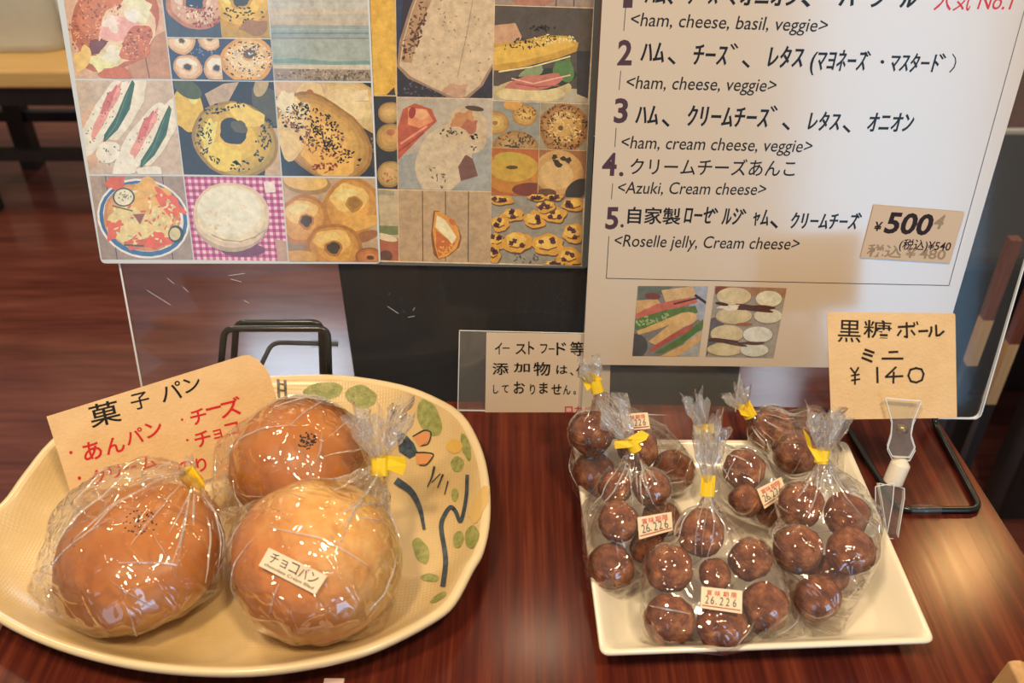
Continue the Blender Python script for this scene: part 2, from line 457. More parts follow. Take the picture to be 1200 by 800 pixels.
def glyph(ch, bold=0.0):
    key = (ch, bold)
    if key in GLY: return GLY[key]
    c = bpy.data.curves.new('g', 'FONT'); c.body = ch; c.size = 1; c.resolution_u = 3; c.offset = bold
    o = bpy.data.objects.new('g', c); COL.objects.link(o); bpy.context.view_layer.update()
    me = bpy.data.meshes.new_from_object(o.evaluated_get(bpy.context.evaluated_depsgraph_get()))
    r = ([(v.co.x, v.co.y) for v in me.vertices], [tuple(p.vertices) for p in me.polygons])
    bpy.data.objects.remove(o); bpy.data.curves.remove(c); bpy.data.meshes.remove(me)
    GLY[key] = r; return r


class Print:
    def __init__(s, mapfn, base=0.0, step=0.000012):
        s.mb = MB(); s.map = mapfn; s.base = base; s.step = step; s.layer = 0; s.clip = None

    def poly(s, pts, m, up=True):
        if up: s.layer += 1
        if s.clip: pts = clip_poly(pts, s.clip)
        if len(pts) < 3: return
        z = s.base + s.layer * s.step
        t = tess([(p[0], -p[1], 0) for p in pts])
        s.mb.add([s.map(p[0], p[1], z) for p in pts], t, m)

    def line(s, pts, w, m, up=True):
        if up: s.layer += 1
        for (a, b) in zip(pts[:-1], pts[1:]):
            dx, dy = b[0] - a[0], b[1] - a[1]; L = math.hypot(dx, dy) or 1
            ex, ey = dx / L * w * 0.3, dy / L * w * 0.3; nx, ny = -dy / L * w / 2, dx / L * w / 2
            s.poly([(a[0] - ex + nx, a[1] - ey + ny), (b[0] + ex + nx, b[1] + ey + ny), (b[0] + ex - nx, b[1] + ey - ny), (a[0] - ex - nx, a[1] - ey - ny)], m, False)

    def raw(s, vs, fs, m):
        z = s.base + s.layer * s.step
        s.mb.add([s.map(x, y, z) for x, y in vs], fs, m)

    def text(s, body, p0, p1, h, m, slant=0.0, bold=0.0, persp=True):
        """one line: baseline runs p0 -> p1 (left end, right end), h = height of the tallest glyph"""
        s.layer += 1
        vs, fs = glyph(body, bold)
        if not vs: return
        x0 = min(v[0] for v in vs); x1 = max(v[0] for v in vs); ym = max(v[1] for v in vs)
        out = []
        for gx, gy in vs:
            a = (gx - x0) / (x1 - x0); b = gy / ym
            X = p0[0] + (p1[0] - p0[0]) * a; Y = p0[1] + (p1[1] - p0[1]) * a
            sl = slant + ((X - 565) / (2500 - Y) if persp else 0)
            out.append((X + sl * b * h, Y - b * h))
        s.raw(out, fs, m)

    def char(s, ch, x0, y0, x1, y1, m, rot=0.0, bold=0.0, slant=0.0):
        """one handwritten character fitted into its box, turned by rot degrees"""
        s.layer += 1
        vs, fs = glyph(ch, bold)
        a0 = min(v[0] for v in vs); a1 = max(v[0] for v in vs); b0 = min(v[1] for v in vs); b1 = max(v[1] for v in vs)
        cx, cy = (x0 + x1) / 2, (y0 + y1) / 2; w, h = x1 - x0, y1 - y0
        c, sn = math.cos(math.radians(rot)), math.sin(math.radians(rot)); out = []
        for gx, gy in vs:
            u = ((gx - a0) / max(1e-6, a1 - a0) - 0.5) * w; v = (0.5 - (gy - b0) / max(1e-6, b1 - b0)) * h
            u -= slant * v
            out.append((cx + u * c - v * sn, cy + u * sn + v * c))
        s.raw(out, fs, m)

    def shade(s, cx, cy, rx, ry, rot, dark, light, steps=6, wob=0.0, seed=0, dx=-.06, dy=-.16):
        a = [int(dark[k:k + 2], 16) for k in (1, 3, 5)]; b = [int(light[k:k + 2], 16) for k in (1, 3, 5)]
        for k in range(steps):
            t = k / (steps - 1); q = 1 - .62 * t ** 1.3; h = '#' + ''.join('%02x' % (int(round((u + (v - u) * t ** .7) / 6)) * 6 if (u + (v - u) * t ** .7) < 250 else 250) for u, v in zip(a, b))
            s.poly(ell(cx + rx * dx * (1 - q) * 2, cy + ry * dy * (1 - q) * 2, rx * q, ry * q, rot, wob=wob, seed=seed), ink(h))

    def bagel(s, cx, cy, rx, ry, body, edge, hole, rot=0, hr=0.28, light=None, hoff=(0, 0)):
        s.shade(cx, cy, rx, ry, rot, edge, body, 4, .05, cx, 0, -.05)
        a = ell(cx - rx * .02, cy - ry * .05, rx * .8, ry * .78, rot, wob=.05, seed=cx)
        if light:
            h = '#' + ''.join('%02x' % ((int(body[k:k + 2], 16) + int(light[k:k + 2], 16)) // 2) for k in (1, 3, 5))
            s.poly(ell(cx - rx * .08, cy - ry * .3, rx * .66, ry * .45, rot - 10, wob=.15, seed=cx), ink(h)); s.poly(ell(cx - rx * .2, cy - ry * .42, rx * .4, ry * .2, rot - 20, wob=.2, seed=cx), ink(light))
        if hole:
            s.poly(ell(cx + hoff[0], cy + hoff[1], rx * hr * 1.35, ry * hr * 1.25, rot, wob=.15, seed=cy), ink(edge)); s.poly(ell(cx + hoff[0], cy + hoff[1] - ry * .02, rx * hr, ry * hr * .9, rot, wob=.2, seed=cy), ink(hole))

    def seeds(s, cx, cy, rx, ry, n, m, size=1.6, seed=1, rot=0, inner=0.0):
        R = random.Random(seed); s.layer += 1; c, sn = math.cos(math.radians(rot)), math.sin(math.radians(rot))
        for _ in range(n):
            a = R.random() * 6.283; q = math.sqrt(inner * inner + R.random() * (1 - inner * inner))
            x, y = math.cos(a) * q * rx, math.sin(a) * q * ry
            s.poly(ell(cx + x * c - y * sn, cy + x * sn + y * c, size * R.uniform(.6, 1.3), size * R.uniform(.3, .6), R.uniform(0, 180), 6), m, False)


def lerp2(q, u, v):
    (a, b, c, d) = q
    return ((a[0] * (1 - u) + b[0] * u) * (1 - v) + (d[0] * (1 - u) + c[0] * u) * v, (a[1] * (1 - u) + b[1] * u) * (1 - v) + (d[1] * (1 - u) + c[1] * u) * v)


def round_quad(q, r, n=4):
    return [(p.x, p.y) for p in fillet([Vector((x, y, 0)) for x, y in q], r, n, True)]


def slab(mb, plane, px_pts, off, thick, m, m_edge=None):
    fr = [plane.map(x, y, off) for x, y in px_pts]; bk = [p - plane.n * thick for p in fr]
    # front faces toward the viewer
    nrm = (fr[1] - fr[0]).cross(fr[2] - fr[0])
    if nrm.dot(plane.n) < 0: fr.reverse(); bk.reverse()
    mb.prism(fr, bk, m, m_edge)


# ================================================================== THE SETTING
b = MB(); FZ = -0.72
b.add([(-5, -3, FZ), (5, -3, FZ), (5, 6, FZ), (-5, 6, FZ)], [(0, 1, 2, 3)], M_FLOOR)
tag(b.build('floor', origin=(0, 0, FZ)), kind='structure')
b = MB()
b.add([(-5, 5.5, FZ), (5, 5.5, FZ), (5, 5.5, 2.4), (-5, 5.5, 2.4)], [(0, 1, 2, 3)], plain('plaster_wall', (0.55, 0.48, 0.38), 0.8))
tag(b.build('wall_back', origin=(0, 5.5, FZ)), kind='structure')

# ------------------------------------------------------------------ table
TB = [Vector((-0.338, 0.610, 0)), Vector((0.345, 0.592, 0)), Vector((0.382, -0.12, 0)), Vector((-0.300, -0.12, 0))]
table = thing('cafe_table', 'dark red mahogany table with a glossy grained top under the bread and signs', 'table', (0.02, 0.24, FZ))
b = MB(); b.prism([TB[3], TB[2], TB[1], TB[0]], [p + Vector((0, 0, -0.032)) for p in (TB[3], TB[2], TB[1], TB[0])], M_TABLE)
b.build('tabletop', table, bevel=0.003)
for (x, y) in ((-0.26, 0.53), (0.28, 0.52), (0.31, -0.05), (-0.25, -0.05)):
    b = MB(); b.box((x, y, (FZ - 0.032) / 2), (0.055, 0.055, -FZ - 0.032), M_DARKWOOD); b.build('leg', table)

# ------------------------------------------------------------------ chair tucked in behind the table
ch = thing('wooden_chair', 'black stained wooden chair with a wide solid backrest tucked in behind the table', 'chair', (0.03, 0.66, FZ))
b = MB()
bl, br = at_y(396, 312, 0.765), at_y(862, 440, 0.765)
b.prism([(bl.x + .012, 0.735, -0.26), (br.x - .006, 0.735, -0.26), (br.x + .006, 0.775, 0.16), (bl.x - .004, 0.775, 0.16)],
        [(bl.x + .012, 0.757, -0.26), (br.x - .006, 0.757, -0.26), (br.x + .006, 0.797, 0.16), (bl.x - .004, 0.797, 0.16)], M_DARKWOOD)
b.build('backrest', ch, bevel=0.006)
b = MB(); b.box((0.03, 0.545, -0.285), (0.40, 0.42, 0.035), M_DARKWOOD); b.build('seat', ch, bevel=0.008)
for (x, y) in ((-0.14, 0.37), (0.20, 0.37), (-0.14, 0.72), (0.20, 0.72)):
    b = MB(); b.box((x, y, (FZ - 0.302) / 2), (0.038, 0.038, -FZ - 0.302), M_DARKWOOD); b.build('leg', ch)

# ------------------------------------------------------------------ bench and bag, top left
bench = thing('bench', 'low bench with a yellow wood seat and dark frame, blurred at the upper left', 'bench', (-1.35, 2.42, FZ))
b = MB(); b.box((-1.45, 2.42, -0.325), (1.1, 0.42, 0.045), M_BENCHTOP); b.build('seat', bench, bevel=0.008)
b = MB(); b.box((-1.45, 2.42, -0.375), (1.04, 0.36, 0.055), M_DARKWOOD); b.build('apron', bench)
for (x, y) in ((-1.42, 2.28), (-1.42, 2.56), (-1.85, 2.28), (-1.85, 2.56), (-0.98, 2.28), (-0.98, 2.56)):
    b = MB(); b.box((x, y, (FZ - 0.40) / 2), (0.05, 0.05, -FZ - 0.40), M_DARKWOOD); b.build('leg', bench)
for y in (2.30, 2.56):
    b = MB(); b.box((-1.42, y, -0.56), (0.92, 0.025, 0.03), M_DARKWOOD); b.build('stretcher', bench)
b = MB()
N1, N2 = 40, 18; vs = []; fs = []
for j in range(N2 + 1):
    t = j / N2
    for i in range(N1):
        a = 2 * math.pi * i / N1; ca, sa = math.cos(a), math.sin(a)
        rx = 0.20 * (abs(ca) ** 0.45) * (1 if ca > 0 else -1); ry = 0.10 * (abs(sa) ** 0.5) * (1 if sa > 0 else -1)
        k = 0.86 + 0.2 * math.sin(min(1, t * 1.3) * math.pi * .6) - 0.12 * t
        p = Vector((-1.30 + rx * k, 2.42 + ry * k * (1 - .45 * t), -0.3015 + 0.34 * t))
        n_ = noise.noise(p * 9) * 0.018 * (0.2 + t); vs.append(p + Vector((ca, sa, 0)) * n_ * (0 if j == 0 else 1))
for j in range(N2):
    for i in range(N1): fs.append((j * N1 + i, j * N1 + (i + 1) % N1, (j + 1) * N1 + (i + 1) % N1, (j + 1) * N1 + i))
fs.append(tuple(range(N1 - 1, -1, -1))); fs.append(tuple(N2 * N1 + i for i in range(N1)))
b.add(vs, fs, M_CLOTH, True)
tote = thing('tote_bag', 'pale beige cloth tote bag sitting on the yellow bench', 'bag', (-1.30, 2.42, -0.3025))
b.build('body', tote)
for s_ in (-1, 1):
    b = MB(); b.tube(fillet([(-1.13, 2.42 + .05 * s_, 0.02), (-1.11, 2.36, -0.10), (-1.09, 2.33 + .02 * s_, -0.2), (-1.11, 2.36, -0.27)], .05), 0.012, M_CLOTH, 8); b.build('handle', tote)

# ------------------------------------------------------------------ chair at the right
c2 = thing('padded_bench', 'black padded bench with a thick dark leg standing beyond the right table edge', 'bench', (1.1, 1.45, FZ))
b = MB(); b.box((1.12, 1.53, -0.41), (0.86, 0.50, 0.28), plain('black_vinyl', (0.008, 0.008, 0.010), 0.4)); b.build('seat', c2, bevel=0.02)
b = MB(); b.box((1.12, 1.786, -0.275), (0.86, 0.012, 0.012), plain('pale_piping', (0.6, 0.6, 0.58), 0.5)); tag(b.build('piping', c2), 'pale piping along the far seat edge')
pL = at_z(1160, 603, FZ)
for (x, y, s_) in ((0.80, 1.70, .05), (1.45, 1.70, .05), (1.45, 1.30, .05), (0.80, 1.30, .05)):
    b = MB(); b.box((x, y, (FZ - 0.55) / 2), (s_, s_, -FZ - 0.55), M_DARKWOOD); b.build('leg', c2)
c3 = thing('bar_stool', 'thick legged black stool in front of the black bench at the right edge', 'stool', (pL.x + .2, pL.y - .12, FZ))
for (x, y) in ((pL.x + .035, pL.y + .02), (pL.x + .40, pL.y + .02), (pL.x + .035, pL.y - .26), (pL.x + .40, pL.y - .26)):
    b = MB(); b.box((x, y, (FZ - 0.02) / 2), (.06, .06, -FZ - .02), M_DARKWOOD); b.build('leg', c3)
b = MB(); b.box((pL.x + .2175, pL.y + .02, -0.64), (0.30, 0.03, 0.05), M_DARKWOOD); b.build('stretcher', c3)
b = MB(); b.box((pL.x + .2175, pL.y - .12, 0.0), (0.45, 0.36, 0.04), M_DARKWOOD); b.build('seat', c3, bevel=.01)
for (qx, qy, q2, q3_) in ((1156, 372, 425, 1), (1186, 400, 470, 0)):
    p = at_y(qx, qy, 1.02); pe = at_y(qx, q2, 1.02)
    st = thing('wooden_post', ('slim reddish brown post with a painted sunlit band, seen through the clear menu sheet' if q3_ else 'slim reddish brown post with a painted sunlit band at the right frame edge'), 'post', (p.x, p.y, FZ), 'posts beyond the right table edge')
    b = MB(); b.box((p.x, p.y, (FZ + pe.z) / 2), (0.014, 0.014, pe.z - FZ), M_DARKWOOD); tag(b.build('lower_end', st), 'black lower end')
    b = MB(); b.box((p.x, p.y, (pe.z + p.z) / 2), (0.0142, 0.0142, p.z - pe.z), M_PALEWOOD); tag(b.build('band', st), 'pale band standing for sunlight')  # pale wood colour stands in for sunlight on the post
    b = MB(); b.box((p.x, p.y, p.z + 0.06), (0.014, 0.014, 0.12), M_BROWNWOOD); tag(b.build('upper_end', st), 'reddish brown upper end')

# ================================================================== SIGNS AT THE BACK OF THE TABLE
# ---- left clear acrylic backing sheet
b = MB(); q = [(118, 190), (700, 190), (693, 490), (171, 480)]
slab(b, COLL, [(112, 160), (705, 160), (690, 487), (172, 487)], 0.0, 0.002, M_ACRYL, M_ACEDGE)
for sg in ([(268, 323), (287, 320)], [(270, 327), (283, 330)], [(196, 326), (204, 332)], [(172, 340), (200, 357)], [(214, 336), (221, 342)], [(454, 359), (467, 367)], [(478, 372), (486, 370)], [(484, 364), (486, 360)], [(286, 352), (292, 355)]):
    (x0, y0), (x1, y1) = sg; dx, dy = x1 - x0, y1 - y0; L_ = math.hypot(dx, dy); nx, ny = -dy / L_ * .4, dx / L_ * .4
    b.add([COLL.map(x, y, .0001) for x, y in ((x0, y0), (x1 + nx, y1 + ny), (x1, y1), (x0 - nx, y0 - ny))], [(0, 3, 2, 1)], M_ACEDGE)
def edge_glint(mb, plane, pts, off, w=.75):  # pale strip on the front face paints the light a clear edge catches
    for (x0, y0), (x1, y1) in zip(pts[:-1], pts[1:]):
        L_ = math.hypot(x1 - x0, y1 - y0); nx, ny = -(y1 - y0) / L_ * w, (x1 - x0) / L_ * w
        q = [plane.map(x, y, off) for x, y in ((x0 - nx, y0 - ny), (x0 + nx, y0 + ny), (x1 + nx, y1 + ny), (x1 - nx, y1 - ny))]
        if (q[1] - q[0]).cross(q[2] - q[0]).dot(plane.n) < 0: q.reverse()
        mb.add(q, [(0, 1, 2, 3)], M_ACEDGE)
edge_glint(b, COLL, [(113.5, 165), (172, 485)], .00015, 1.1)
tag(b.build('acrylic_sheet'), 'clear acrylic backing sheet holding the two laminated photo collages', 'acrylic sheet')

LAM = plain('laminate_margin', (0.62, 0.70, 0.76), 0.25, 0.5, coat=0.6)
LAM_D = plain('laminate_margin_grey', (0.10, 0.115, 0.12), 0.2, 0.5, coat=0.6)


def photo(sheet, plane, base, quad, draw, name='printed_photo'):
    p = Print(plane.map, base); p.clip = quad; draw(p, quad); return p.mb.build(name, sheet)


def bg(p, q, h, **k): p.poly(list(q), ink(h, **k))


def planks(p, q, h, dark, us, w=1.0):
    bg(p, q, h)
    for u in us: p.line([lerp2(q, u, 0), lerp2(q, u, 1)], w, ink(dark))


LW = '#f2f3f4'

# photo contents --------------------------------------------------
def ph_bacon(p, q):
    bg(p, q, '#c2a088'); p.poly([(150, 60), (204, 30), (210, 95), (150, 95)], ink('#ad8265')); p.line([(169, 60), (175, 91)], 1.6, ink('#7a553f'))
    p.poly(ell(135, 28, 48, 62, 25, wob=.12, seed=1), ink('#a8603f'))
    p.poly(ell(128, 10, 34, 44, 25, wob=.15, seed=2), ink('#b87049'))
    p.poly(ell(146, 36, 30, 46, 28, wob=.2, seed=9), ink('#e0bda0'))
    p.seeds(110, 25, 28, 44, 90, ink('#8a4a33'), 2.2, 3, 25); p.seeds(110, 20, 24, 40, 60, ink('#d89a70'), 1.8, 4, 25)
    p.poly(ell(137, 32, 20, 13, -15, wob=.5, seed=3), ink('#d8a09a')); p.poly(ell(131, 26, 11, 8, 20, wob=.5, seed=4), ink('#eac6bf'))
    p.poly(ell(160, 10, 18, 17, 10, wob=.4, seed=5), ink('#cfd0b0')); p.poly(ell(155, 18, 9, 7, 10, wob=.5, seed=6), ink('#e8dfd0'))
    p.poly(ell(113, 56, 12, 8, -40, wob=.4, seed=7), ink('#6e3d3c')); p.poly(ell(124, 70, 17, 16, -20, wob=.45, seed=8), ink('#cfcf9a'))
    p.poly(ell(131, 64, 10, 9, 0, wob=.45, seed=12), ink('#dfe3c4')); p.poly(ell(98, 68, 10, 14, 20, wob=.3, seed=10), ink('#d6b36a'))
    p.poly(ell(160, 50, 23, 17, -55, wob=.2, seed=11), ink('#b46a48')); p.seeds(160, 50, 22, 15, 45, ink('#8c4a34'), 2, 6, -55); p.seeds(158, 50, 20, 15, 30, ink('#dca88a'), 1.6, 8, -55)
    p.poly(ell(137, 86, 18, 8, 0, wob=.3, seed=13), ink('#b6663f'))


def ph_four(p, q):
    bg(p, q, '#30405a')
    m1 = lerp2(q, .53, 0); c0 = p.clip
    A = [lerp2(q, 0, 0), lerp2(q, .53, 0), lerp2(q, .53, .63), lerp2(q, 0, .63)]; p.clip = A
    p.poly(A, ink('#3f4c5e')); p.bagel(232, 4, 38, 30, '#cdb3a2', '#ad7a5e', '#2a3c58', 0, .3, '#d8ccbf', (-4, -2)); p.seeds(240, 20, 24, 12, 60, ink('#8c4338'), 2.2, 5); p.seeds(236, 14, 30, 16, 30, ink('#d7c9b8'), 2, 7)
    A = [lerp2(q, .53, 0), lerp2(q, 1, 0), lerp2(q, 1, .63), lerp2(q, .53, .63)]; p.clip = A
    p.poly(A, ink('#a88a3c')); p.bagel(283, -2, 42, 36, '#d9bd55', '#b28b3a', '#3a4040', 0, .24, '#e8d897', (0, 2)); p.seeds(285, 16, 26, 10, 32, ink('#2a3326'), 2.2, 8); p.poly(ell(300, 32, 18, 8, 0, wob=.3), ink('#8f6a4a'))
    A = [lerp2(q, 0, .63), lerp2(q, .5, .63), lerp2(q, .5, 1), lerp2(q, 0, 1)]; p.clip = A
    p.poly(A, ink('#334262')); p.seeds(236, 63, 18, 20, 40, ink('#6f86ae'), 1.6, 3)
    p.bagel(213, 48, 17, 15, '#dccbb5', '#c39a72', '#47493f', 30, .2, '#ece2d2'); p.bagel(246, 45, 15, 14, '#dccbb5', '#bb9470', '#5a5549', 0, .22, '#ece2d2')
    p.bagel(220, 79, 17, 15, '#d9c7b0', '#b5926e', '#3b4048', 20, .27, '#ece2d2'); p.bagel(254, 80, 15, 16, '#d9c7b0', '#b5926e', '#2f3a55', 0, .25, '#e8decd')
    A = [lerp2(q, .5, .63), lerp2(q, 1, .63), lerp2(q, 1, 1), lerp2(q, .5, 1)]; p.clip = A
    p.poly(A, ink('#37435a')); p.bagel(290, 70, 32, 27, '#d6c294', '#c08f4f', '#57513d', 0, .22, None, (2, -6)); p.seeds(290, 70, 29, 22, 90, ink('#39383a'), 1.7, 8, 0, .2); p.seeds(290, 70, 29, 22, 60, ink('#eee6cf'), 1.7, 9, 0, .2)
    p.clip = c0; p.line([lerp2(q, 0, .63), lerp2(q, 1, .63)], 1.2, ink('#c9c4b8'))


def ph_sea(p, q):
    bg(p, q, '#a9aaa3')
    for k, (y, h_) in enumerate([(4, '#aeb0aa'), (10, '#b5ada0'), (17, '#a8a69c'), (24, '#b0a698')]): p.poly([(300, y), (440, y - 1), (440, y + 6), (300, y + 7)], ink(h_))
    p.poly([(300, 29), (445, 30), (445, 46), (300, 45)], ink('#8b9799')); p.poly([(300, 33), (445, 34), (445, 36), (300, 35)], ink('#8fa3a5'))
    p.poly([(300, 38), (445, 38), (445, 40), (300, 40)], ink('#6e868c')); p.poly([(300, 45), (445, 45), (445, 76), (300, 76)], ink('#93a09c'))
    p.poly([(300, 44), (445, 44), (445, 46), (300, 45.5)], ink('#7a868a')); p.poly([(300, 71), (345, 68), (390, 72), (445, 71), (445, 75), (390, 76), (345, 74), (300, 74)], ink('#6f8f8e'))
    p.poly([(300, 76), (445, 76), (445, 82), (300, 80)], ink('#b9b2a2')); p.poly([(300, 80), (445, 82), (445, 100), (300, 100)], ink('#8b7f72')); p.seeds(380, 90, 62, 9, 120, ink('#62574e'), 1.8, 4); p.seeds(380, 90, 62, 9, 60, ink('#aca193'), 1.6, 5)


def ph_lettuce(p, q):
    bg(p, q, '#b8a795')
    for k in range(9): p.line([(180 + k * 7, 208), (205 + k * 6, 150)], .9, ink('#b5a18e'))
    p.poly(ell(112, 160, 26, 44, 25, wob=.2, seed=1), ink('#c5a58e'))
    for (dx, dy, s_) in ((0, 0, 1), (43, 30, 1.05)):
        p.poly(ell(120 + dx, 138 + dy, 15, 50, 30, wob=.15, seed=2 + dx), ink('#e2d6c4')); p.poly(ell(148 + dx * .9, 128 + dy, 14, 42, 30, wob=.2, seed=5), ink('#ddd0be'))
        p.poly(ell(124 + dx, 130 + dy, 6, 34, 28, wob=.4, seed=6), ink('#cf8f84')); p.poly(ell(126 + dx, 120 + dy, 4, 18, 28, wob=.4, seed=7), ink('#b8645f'))
        p.poly([(155 + dx, 93 + dy), (158 + dx, 98 + dy), (152 + dx, 128 + dy), (138 + dx, 152 + dy), (121 + dx, 168 + dy), (122 + dx, 158 + dy), (136 + dx, 136 + dy), (146 + dx, 112 + dy)], ink('#2f5746'))
        p.line([(150 + dx, 108 + dy), (136 + dx, 146 + dy), (124 + dx, 163 + dy)], 1.2, ink('#52785f')); p.line([(152 + dx, 118 + dy), (142 + dx, 142 + dy)], .9, ink('#1d3f35'))
        p.seeds(120 + dx, 135 + dy, 12, 42, 26, ink('#514a44'), 1.3, 5, 30)
    p.poly(ell(126, 178, 14, 12, -30, wob=.15, seed=3), ink('#dcd5c4')); p.poly(ell(148, 190, 11, 14, -20, wob=.15, seed=4), ink('#dcd5c4')); p.poly(ell(175, 202, 14, 9, 0, wob=.2, seed=8), ink('#dad3c3'))
    p.seeds(130, 182, 16, 12, 16, ink('#55504a'), 1.2, 6)


def ph_yellow(p, q):
    bg(p, q, '#22252e'); p.poly(ell(220, 128, 18, 27, -10, wob=.1, seed=1), ink('#c9a93a')); p.poly(ell(227, 112, 6, 10, 0), ink('#e6d27c')); p.poly(ell(220, 104, 18, 10, 30), ink('#46502c'))
    p.poly([(240, 110), (262, 98), (280, 96), (266, 122), (246, 124)], ink('#a99580')); p.poly(ell(315, 125, 28, 16, 55, wob=.1), ink('#4b4a38'))
    p.poly(ell(306, 100, 8, 14, 20), ink('#a3916a')); p.poly([(318, 150), (330, 150), (335, 206), (310, 206)], ink('#b39a7c'))
    p.shade(275, 163, 51, 43, 25, '#8f7428', '#d0b040', 6, .05, 3, 0, 0); p.poly(ell(262, 184, 26, 14, 20, wob=.2), ink('#d8bb49')); p.poly(ell(246, 158, 9, 17, 10, wob=.3), ink('#dcc76a')); p.poly(ell(290, 135, 26, 10, 25, wob=.2), ink('#d9b958'))
    p.poly(ell(273, 155, 17, 14, 10, wob=.2, seed=5), ink('#23252c')); p.poly(ell(280, 149, 10, 7, 20, wob=.2, seed=7), ink('#4f4c3e'))
    p.seeds(238, 160, 10, 22, 46, ink('#23281f'), 2, 3); p.seeds(262, 126, 26, 6, 32, ink('#23281f'), 2, 4, -10); p.seeds(308, 165, 9, 28, 46, ink('#1e2a28'), 2.2, 5, 15); p.seeds(282, 194, 14, 6, 18, ink('#23281f'), 2.4, 6); p.seeds(253, 186, 10, 6, 10, ink('#23281f'), 2, 7)


def ph_seedbun(p, q):
    bg(p, q, '#23303e'); p.shade(408, 128, 44, 34, 30, '#a98d58', '#d6c298', 6, .1, 1); p.poly(ell(350, 104, 34, 14, 0), ink('#b9a184')); p.poly(ell(364, 112, 17, 16, 0, wob=.1), ink('#d3b98c')); p.poly(ell(363, 111, 5, 6.5, 0), ink('#b05a4c'))
    p.poly([(378, 122), (440, 158), (441, 200), (420, 185), (380, 140)], ink('#3a3634')); p.seeds(424, 172, 16, 14, 40, ink('#7d6a5a'), 2.2, 3)
    p.shade(377, 161, 66, 42, 38, '#8f6e3a', '#d2ac66', 7, .06, 2, -.02, 0); p.poly(ell(345, 150, 20, 34, 10, wob=.2), ink('#cbb27c')); p.poly(ell(388, 190, 34, 16, 20, wob=.2), ink('#d2a458')); p.poly(ell(336, 120, 12, 12, 0, wob=.3), ink('#cdc3a4'))
    p.seeds(366, 148, 40, 22, 170, ink('#1f1d22'), 2.3, 6, 30); p.seeds(370, 158, 40, 24, 90, ink('#8a5440'), 2.2, 7, 35); p.seeds(400, 180, 26, 10, 40, ink('#2a2226'), 2.2, 8, 25); p.seeds(345, 130, 18, 14, 30, ink('#e0cfa6'), 2, 9); p.seeds(382, 196, 16, 6, 30, ink('#8a4438'), 2.4, 10)
    p.poly([(416, 106), (431, 105), (432, 118), (417, 118)], ink('#d6bf9c'))


def ph_pizza(p, q):
    planks(p, q, '#8f7f74', '#4f4038', (.17, .78), 1.2); p.poly(ell(110, 230, 10, 40, 0), ink('#9d8b7e'))
    p.poly(ell(168, 256, 55, 46, 18), ink('#d8d6d2')); p.poly(ell(168, 256, 52.5, 43.5, 18), ink('#2f6296')); p.poly(ell(168, 255, 48, 39, 18), ink('#d9d3cc'))
    p.shade(166, 255, 46, 38, 18, '#b87c40', '#dcae70', 5, .05, 2); p.poly(ell(175, 235, 26, 22, 40, wob=.3, seed=2), ink('#cfa24e')); p.poly(ell(150, 262, 24, 20, 0, wob=.3, seed=3), ink('#e2c083')); p.poly(ell(188, 262, 18, 22, 0, wob=.3, seed=4), ink('#dfb877'))
    p.poly(ell(137, 214, 13, 7, -10, wob=.4), ink('#c2552f')); p.poly(ell(198, 238, 22, 9, 45, wob=.5, seed=6), ink('#cf5a30')); p.poly(ell(183, 284, 18, 9, -10, wob=.5, seed=7), ink('#cc5226')); p.poly(ell(133, 268, 7, 14, 10, wob=.5, seed=8), ink('#c85a36')); p.poly(ell(157, 285, 12, 7, 0, wob=.4, seed=9), ink('#bf5a2a'))
    p.seeds(170, 255, 40, 34, 60, ink('#e9cf98'), 3.2, 4); p.seeds(175, 260, 38, 30, 24, ink('#c85830'), 3, 5)
    p.poly(ell(145, 231, 13, 11, 0), ink('#3d4a30')); p.poly(ell(145, 231, 11, 9.5, 0), ink('#d8cfb4')); p.seeds(146, 231, 8, 7, 14, ink('#8f8a68'), 2, 5); p.poly(ell(206, 274, 9, 10, 0), ink('#333d28')); p.poly(ell(205, 274, 6.5, 7.5, 0), ink('#c2b78a')); p.line([(146, 287), (168, 288)], 2, ink('#4a4a30')); p.line([(132, 241), (155, 247)], 1.4, ink('#4a5a34'))
    p.poly([(156, 251), (170, 250), (164, 263)], ink('#8b4a36'))


def ph_gingham(p, q):
    bg(p, q, '#d9b7c4'); p.layer += 1
    for k in range(30):
        u = k / 30
        if k % 2 == 0:
            p.poly([lerp2(q, u, 0), lerp2(q, u + 1 / 30, 0), lerp2(q, u + 1 / 30, 1), lerp2(q, u, 1)], ink('#b85a86'), False)
    p.layer += 1
    for k in range(26):
        v = k / 26
        if k % 2 == 0:
            p.poly([lerp2(q, 0, v), lerp2(q, 1, v), lerp2(q, 1, v + 1 / 26), lerp2(q, 0, v + 1 / 26)], ink('#b3588a'), False)
    p.layer += 1
    for k in range(0, 30, 2):
        for j in range(0, 26, 2):
            p.poly([lerp2(q, k / 30, j / 26), lerp2(q, (k + 1) / 30, j / 26), lerp2(q, (k + 1) / 30, (j + 1) / 26), lerp2(q, k / 30, (j + 1) / 26)], ink('#8f2f62'), False)
    p.poly([(322, 280), (340, 284), (340, 306), (326, 306)], ink('#a88a78')); p.poly(ell(285, 293, 26, 8, 0), ink('#6b3450'))
    p.poly(ell(271, 255, 45, 40, 8), ink('#a5967e')); p.shade(271, 252, 45, 38, 8, '#c6b79c', '#e6d9c0', 5, .03, 2); p.line([(248, 275), (262, 281), (282, 283), (298, 278), (313, 268)], 1.6, ink('#a8977c')); p.poly(ell(270, 246, 38, 27, 8, wob=.05), ink('#e6d8bf')); p.seeds(262, 250, 30, 20, 14, ink('#d5bf9c'), 3, 4)
    p.poly([(309, 213), (321, 213), (323, 225), (311, 226)], ink('#e0c9c4'))


